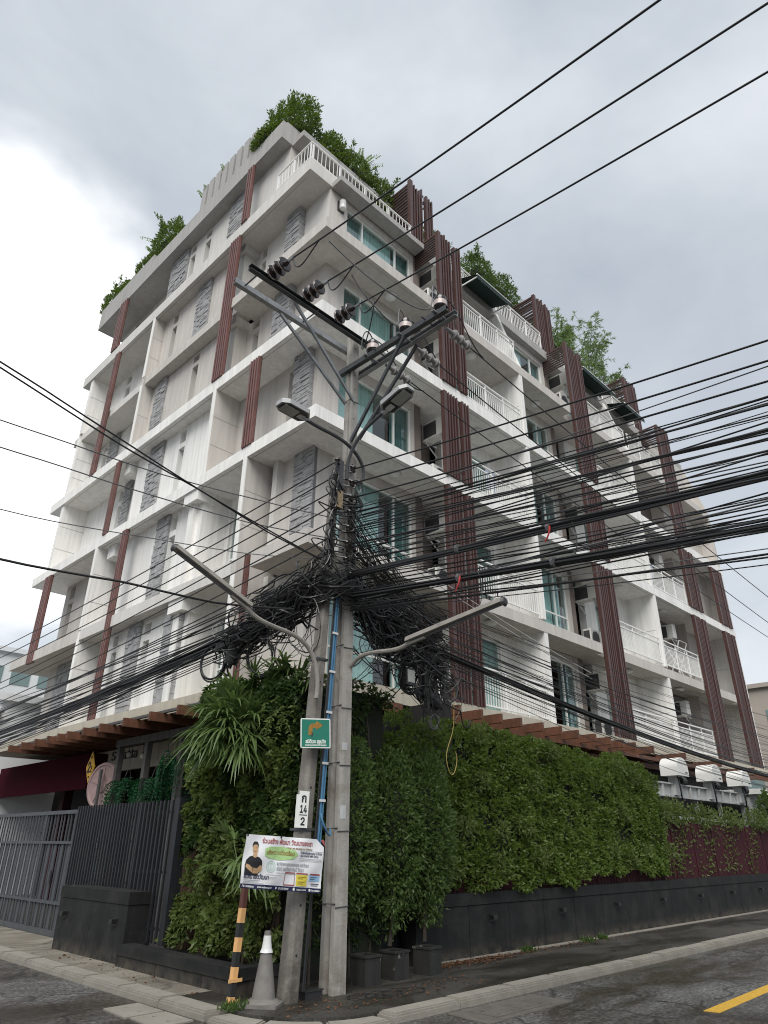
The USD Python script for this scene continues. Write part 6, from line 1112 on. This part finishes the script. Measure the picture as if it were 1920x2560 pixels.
part(nt_, 'characters', MB().prism(union_all([fit_text('ก', -.035,.035,.085,.085, True), fit_text('14', -.05,.05,-.035,.085, False), sg.box(-.055,-.065,.055,-.055), fit_text('2', -.03,.03,-.175,.085, False)]), o+gn2*.0045, E1, E2, .0015), 'print_black')
# banner: one slightly billowed vinyl sheet tied between the poles
bn = thing('banner', 'white printed vinyl banner with a portrait tied across the older pole', 'banner', (-2.27,-2.82,1.4)); A0, A1 = np.array([-2.83,-2.80,0]), np.array([-1.70,-2.84,0])
def bpos(u, v, off=0.0):                   # u 0..1 across, v 0..1 up
    u, v = np.asarray(u, float), np.asarray(v, float); p = A0 + (A1-A0)*u[...,None]; z0 = 1.165 - .09*u; z1 = 1.70 - .05*u; bow = -.025*np.sin(u*PI)*np.sin(v*PI) + .010*np.sin(u*9+v*5)*v*(1-v)*4 + .008*np.sin(u*17-v*8)
    p = p + np.array([-.035,0,0])*(1-v)[...,None]; return np.concatenate([p[...,:1], p[...,1:2] + bow[...,None] - off, (z0+(z1-z0)*v)[...,None]], -1)
n, k = 40, 22; uu, vv = np.meshgrid(np.linspace(0,1,n), np.linspace(0,1,k), indexing='ij'); cut = (uu > .955) & (vv > .93); uu2 = uu.copy(); vv2 = np.minimum(vv, 1-.9*np.clip(uu-.9,0,1)*1.6); G = bpos(uu2, vv2).reshape(-1,3); i, j = np.meshgrid(np.arange(n-1), np.arange(k-1), indexing='ij'); a = (i*k+j).ravel(); fq = np.vstack([np.stack([a,a+k,a+k+1],-1), np.stack([a,a+k+1,a+1],-1)])
part(bn, 'sheet', MB().add(np.vstack([G, G+[0,.004,0]]), np.vstack([fq, fq[:,::-1]+len(G)])), 'banner_white', smooth=True)
def printed(name, poly, m, off):           # flat print: polygons in banner units (0..2.12 x 0..1) laid on the sheet
    mb = MB(); poly = poly if not isinstance(poly, list) else union_all(poly)
    poly = poly.segmentize(.06); cells = []
    for g in getattr(poly, 'geoms', [poly]):
        if g.geom_type != 'Polygon' or g.area < 1e-7: continue
        x0, y0, x1, y1 = g.bounds
        for cx, cy in [(a, b) for a in np.arange(math.floor(x0/.1)*.1, x1, .1) for b in np.arange(math.floor(y0/.1)*.1, y1, .1)]:
            c = g.intersection(sg.box(cx,cy,cx+.1,cy+.1))
            for q in getattr(c, 'geoms', [c]):
                if q.geom_type == 'Polygon' and q.area > 1e-7:
                    v, f = trimesh.creation.triangulate_polygon(q, engine='earcut'); mb.add(bpos(v[:,0]/2.12, v[:,1], off), f)
    if mb.v: part(bn, name, mb, m)
printed('bottom_band', sg.box(.0,.0,2.12,.085), 'banner_navy', .003)
printed('band_text', [fit_text('FB: Wattana', .05,.34,.025,.035), fit_text('www.wattana.go.th', .42,.78,.025,.03), sg.Point(.9,.042).buffer(.022), fit_text('02 318 5000', .96,1.22,.025,.03), sg.Point(1.36,.042).buffer(.03), fit_text('bangkok council', 1.44,1.72,.025,.03), sg.Point(1.82,.042).buffer(.026), fit_text('line wattana', 1.87,2.08,.025,.03)], 'sign_white', .005)
printed('headline', fit_text('ร่วมสร้าง พัฒนา วัฒนาของเรา', .42,1.78,.855,.075, True), 'banner_red', .004); printed('subline', fit_text('Together we develop our Wattana', .98,1.78,.775,.034), 'banner_olive', .004)
printed('green_brush', sg.Polygon([(.5,.74),(.62,.78),(1.0,.79),(1.28,.74),(1.36,.67),(1.26,.60),(.9,.565),(.6,.59),(.5,.63)]).buffer(.015), 'banner_green', .004); printed('brush_text', fit_text('แจ้งความเดือดร้อน', .53,1.27,.65,.07, True), 'banner_olive', .006)
printed('seal', [sg.Point(.68,.43).buffer(.115).difference(sg.Point(.68,.43).buffer(.095)), sg.Point(.68,.43).buffer(.075).difference(sg.Point(.68,.43).buffer(.055)), sg.box(.665,.39,.695,.47)], 'banner_seal', .004)
printed('notice_frame', sg.box(1.42,.56,2.1,.76).difference(sg.box(1.425,.565,2.095,.755)), 'banner_grey', .004); printed('notice_text', [fit_text('รับเรื่องร้องเรียนตลอด 24 ชั่วโมง', 1.45,2.06,.70,.035, True), fit_text('ถนน ทางเท้า ไฟฟ้า น้ำท่วม', 1.45,1.95,.645,.035, True), sg.box(1.45,.607,2.04,.612), sg.box(1.45,.582,2.05,.587)], 'banner_navy', .005)
printed('main_text', [fit_text('สมาชิกสภากรุงเทพมหานคร เขตวัฒนา', .82,1.70,.46,.05, True), fit_text('ส.ก. เขตวัฒนา กทม. วัฒนา', .82,1.58,.365,.06, True), sg.box(.82,.315,1.85,.322)], 'banner_grey', .005)
printed('name_text', fit_text('ส.ก. เขตวัฒนา', .06,.66,.185,.07, True), 'banner_navy', .004); printed('small_text', [sg.box(.06,.150,.48,.158), sg.box(.06,.125,.44,.132), sg.box(.06,.100,.56,.107), sg.box(.60,.270,.98,.276), sg.box(.60,.225,.86,.231), sg.box(.60,.200,.80,.206)], 'banner_grey', .004)
printed('red_label', [sg.box(1.07,.315,1.36,.345), sg.box(1.40,.315,1.70,.345), sg.box(1.76,.315,2.06,.345), sg.box(1.07,.10,1.36,.12), sg.box(1.07,.12,1.085,.315), sg.box(1.345,.12,1.36,.315)], 'banner_red', .004); printed('yellow_panel', sg.box(1.40,.105,1.70,.31), 'banner_yellow', .004); printed('blue_panel', sg.box(1.76,.205,2.06,.31), 'banner_blue', .004)
printed('yellow_text', [sg.box(1.44,.265,1.66,.275), sg.box(1.44,.235,1.58,.245), sg.box(1.44,.175,1.64,.185), sg.box(1.44,.14,1.60,.15)], 'banner_olive', .006); printed('panel_text', [sg.box(1.79,.27,1.98,.28), sg.box(1.79,.24,1.92,.25), sg.box(1.82,.15,2.05,.165), sg.box(1.85,.12,2.02,.13)], 'banner_navy', .006)
# printed portrait: short dark hair, black T-shirt, folded arms
printed('portrait_shirt', sg.Polygon([(.06,.26),(.055,.42),(.075,.52),(.14,.585),(.20,.60),(.27,.60),(.36,.575),(.43,.52),(.455,.42),(.44,.36),(.40,.27),(.38,.24),(.06,.24)]), 'print_black', .004)
printed('portrait_skin', [affinity.scale(sg.Point(.255,.735).buffer(.083), .8, 1.22), sg.Polygon([(.205,.585),(.215,.66),(.295,.66),(.305,.585),(.25,.565)]), sg.Polygon([(.07,.40),(.11,.36),(.27,.275),(.40,.285),(.38,.34),(.28,.35),(.15,.43),(.09,.45)]), sg.Polygon([(.45,.42),(.47,.36),(.45,.315),(.33,.30),(.22,.34),(.24,.385),(.34,.375),(.41,.44)])], 'print_skin', .005)
printed('portrait_hair', [sg.Polygon([(.182,.76),(.178,.81),(.20,.86),(.25,.875),(.30,.865),(.328,.82),(.325,.755),(.31,.79),(.29,.815),(.215,.81),(.195,.785)]), sg.box(.215,.765,.243,.773), sg.box(.268,.765,.296,.773), sg.Point(.23,.75).buffer(.008), sg.Point(.281,.75).buffer(.008), sg.box(.235,.675,.278,.682), sg.box(.24,.315,.25,.385)], 'print_black', .006)
for (u, v) in ((.01,.985), (.42,.985), (.99,.02), (.01,.02)): part(bn, 'eyelet', MB().lathe([(0,-.006),(.012,-.006),(.012,-.002),(0,-.002)], bpos(np.array(u),np.array(v)), (0,1,0), 10), 'print_black')
part(bn, 'red_flap', MB().quads([[(-1.775,-2.855,1.645),(-1.70,-2.855,1.575),(-1.705,-2.845,1.64),(-1.73,-2.845,1.65)]]), 'banner_red')
# traffic cone with a square foot and white band at its top
cn = thing('traffic_cone', 'weathered grey traffic cone with torn white band in front of the older pole', 'traffic cone', (-2.24,-2.54,0)); sq = sg.box(-.21,-.21,.21,.21).buffer(-.03).buffer(.03); an = .62
ce, se = math.cos(an), math.sin(an); part(cn, 'foot', MB().prism(sq, (-2.24,-2.54,0), (ce,se,0), (-se,ce,0), .03), 'cone_grey'); part(cn, 'body', MB().lathe([(.185,.031),(.165,.05),(.135,.06),(.128,.075),(.045,.60),(.036,.70),(.03,.705),(.028,.69),(0,.65)], (-2.24,-2.54,0), n=28), 'cone_grey', smooth=35)
part(cn, 'band', MB().lathe([(.0625,.51),(.0525,.565),(.047,.60),(.041,.66)], (-2.24,-2.54,0), n=28).lathe([(.075,.495),(.0655,.515),(.060,.53),(.065,.50)], (-2.24,-2.54,0), n=28), 'cone_band', smooth=35)
# striped corner post
bl = thing('bollard', 'leaning black and orange striped angle post at the planter corner', 'bollard', (-2.53,-2.36,0)); p0, p1 = np.array([-2.53,-2.36,0]), np.array([-2.45,-2.33,.93]); ax = p1-p0; seg = [0,.085,.225,.36,.5,.64,.78,.93]
for i in range(7):
    a, b = p0+ax*seg[i]/.93, p0+ax*seg[i+1]/.93-ax/np.linalg.norm(ax)*.001; part(bl, 'stripe', MB().bar(a, b, .062, .012, (0,1,0)).bar(a+[-.026,.03,0], b+[-.026,.03,0], .012, .062, (0,1,0)), 'tape_orange' if i % 2 == 0 else 'post_black')
part(bl, 'rusty_top', MB().bar(p1, p1+ax*.27, .06, .01, (0,1,0)).bar(p1+[-.026,.03,0], p1+ax*.27+[-.026,.03,0], .01, .06, (0,1,0)), 'post_rust')
for z in (.04, .235): part(bl, 'clip', MB().bar(p0+ax*z/.93+[-.09,-.012,0], p0+ax*z/.93+[.09,-.012,0], .008, .035), 'tape_orange')
# cable loops left lying on the pavement
for k in range(3):
    th = np.linspace(0,2*PI,36); c = np.array([-1.15+.28*k,-3.0-.06*k,.012]); solo('cable_loop', MB().tube(np.stack([c[0]+(.22+.05*k)*np.cos(th), c[1]+(.13+.03*k)*np.sin(th), c[2]+.012*np.sin(3*th)**2],-1), .005, 5, False), 'cable_black', 'thin black cable loop lying on the pavement in front of the tall pole', 'cable', 'cable loops on the pavement')

r = np.random.default_rng(900)
for k in range(26):
    left = k % 2 == 0; c = np.array([-1.8+.05*r.normal(), -2.4+2.4*r.random(), 4.85+.12*r.normal()]) if left else np.array([-1.2+2.2*r.random(), -2.68, 4.6+.25*r.normal()])
    d = np.array([0,1,-.15]) if left else np.array([1,0,-.35]); e = np.array([.06,0,.05])*r.normal(); solo('cable_tag', MB().bar(c-d*.035, c+d*.035+e*.2, .022, .012), 'cable_white' if k % 4 < 2 else 'bracket_metal', 'small pale tag clipped on the black cable tangle near the poles', 'tag', 'pale tags in the cable tangle')
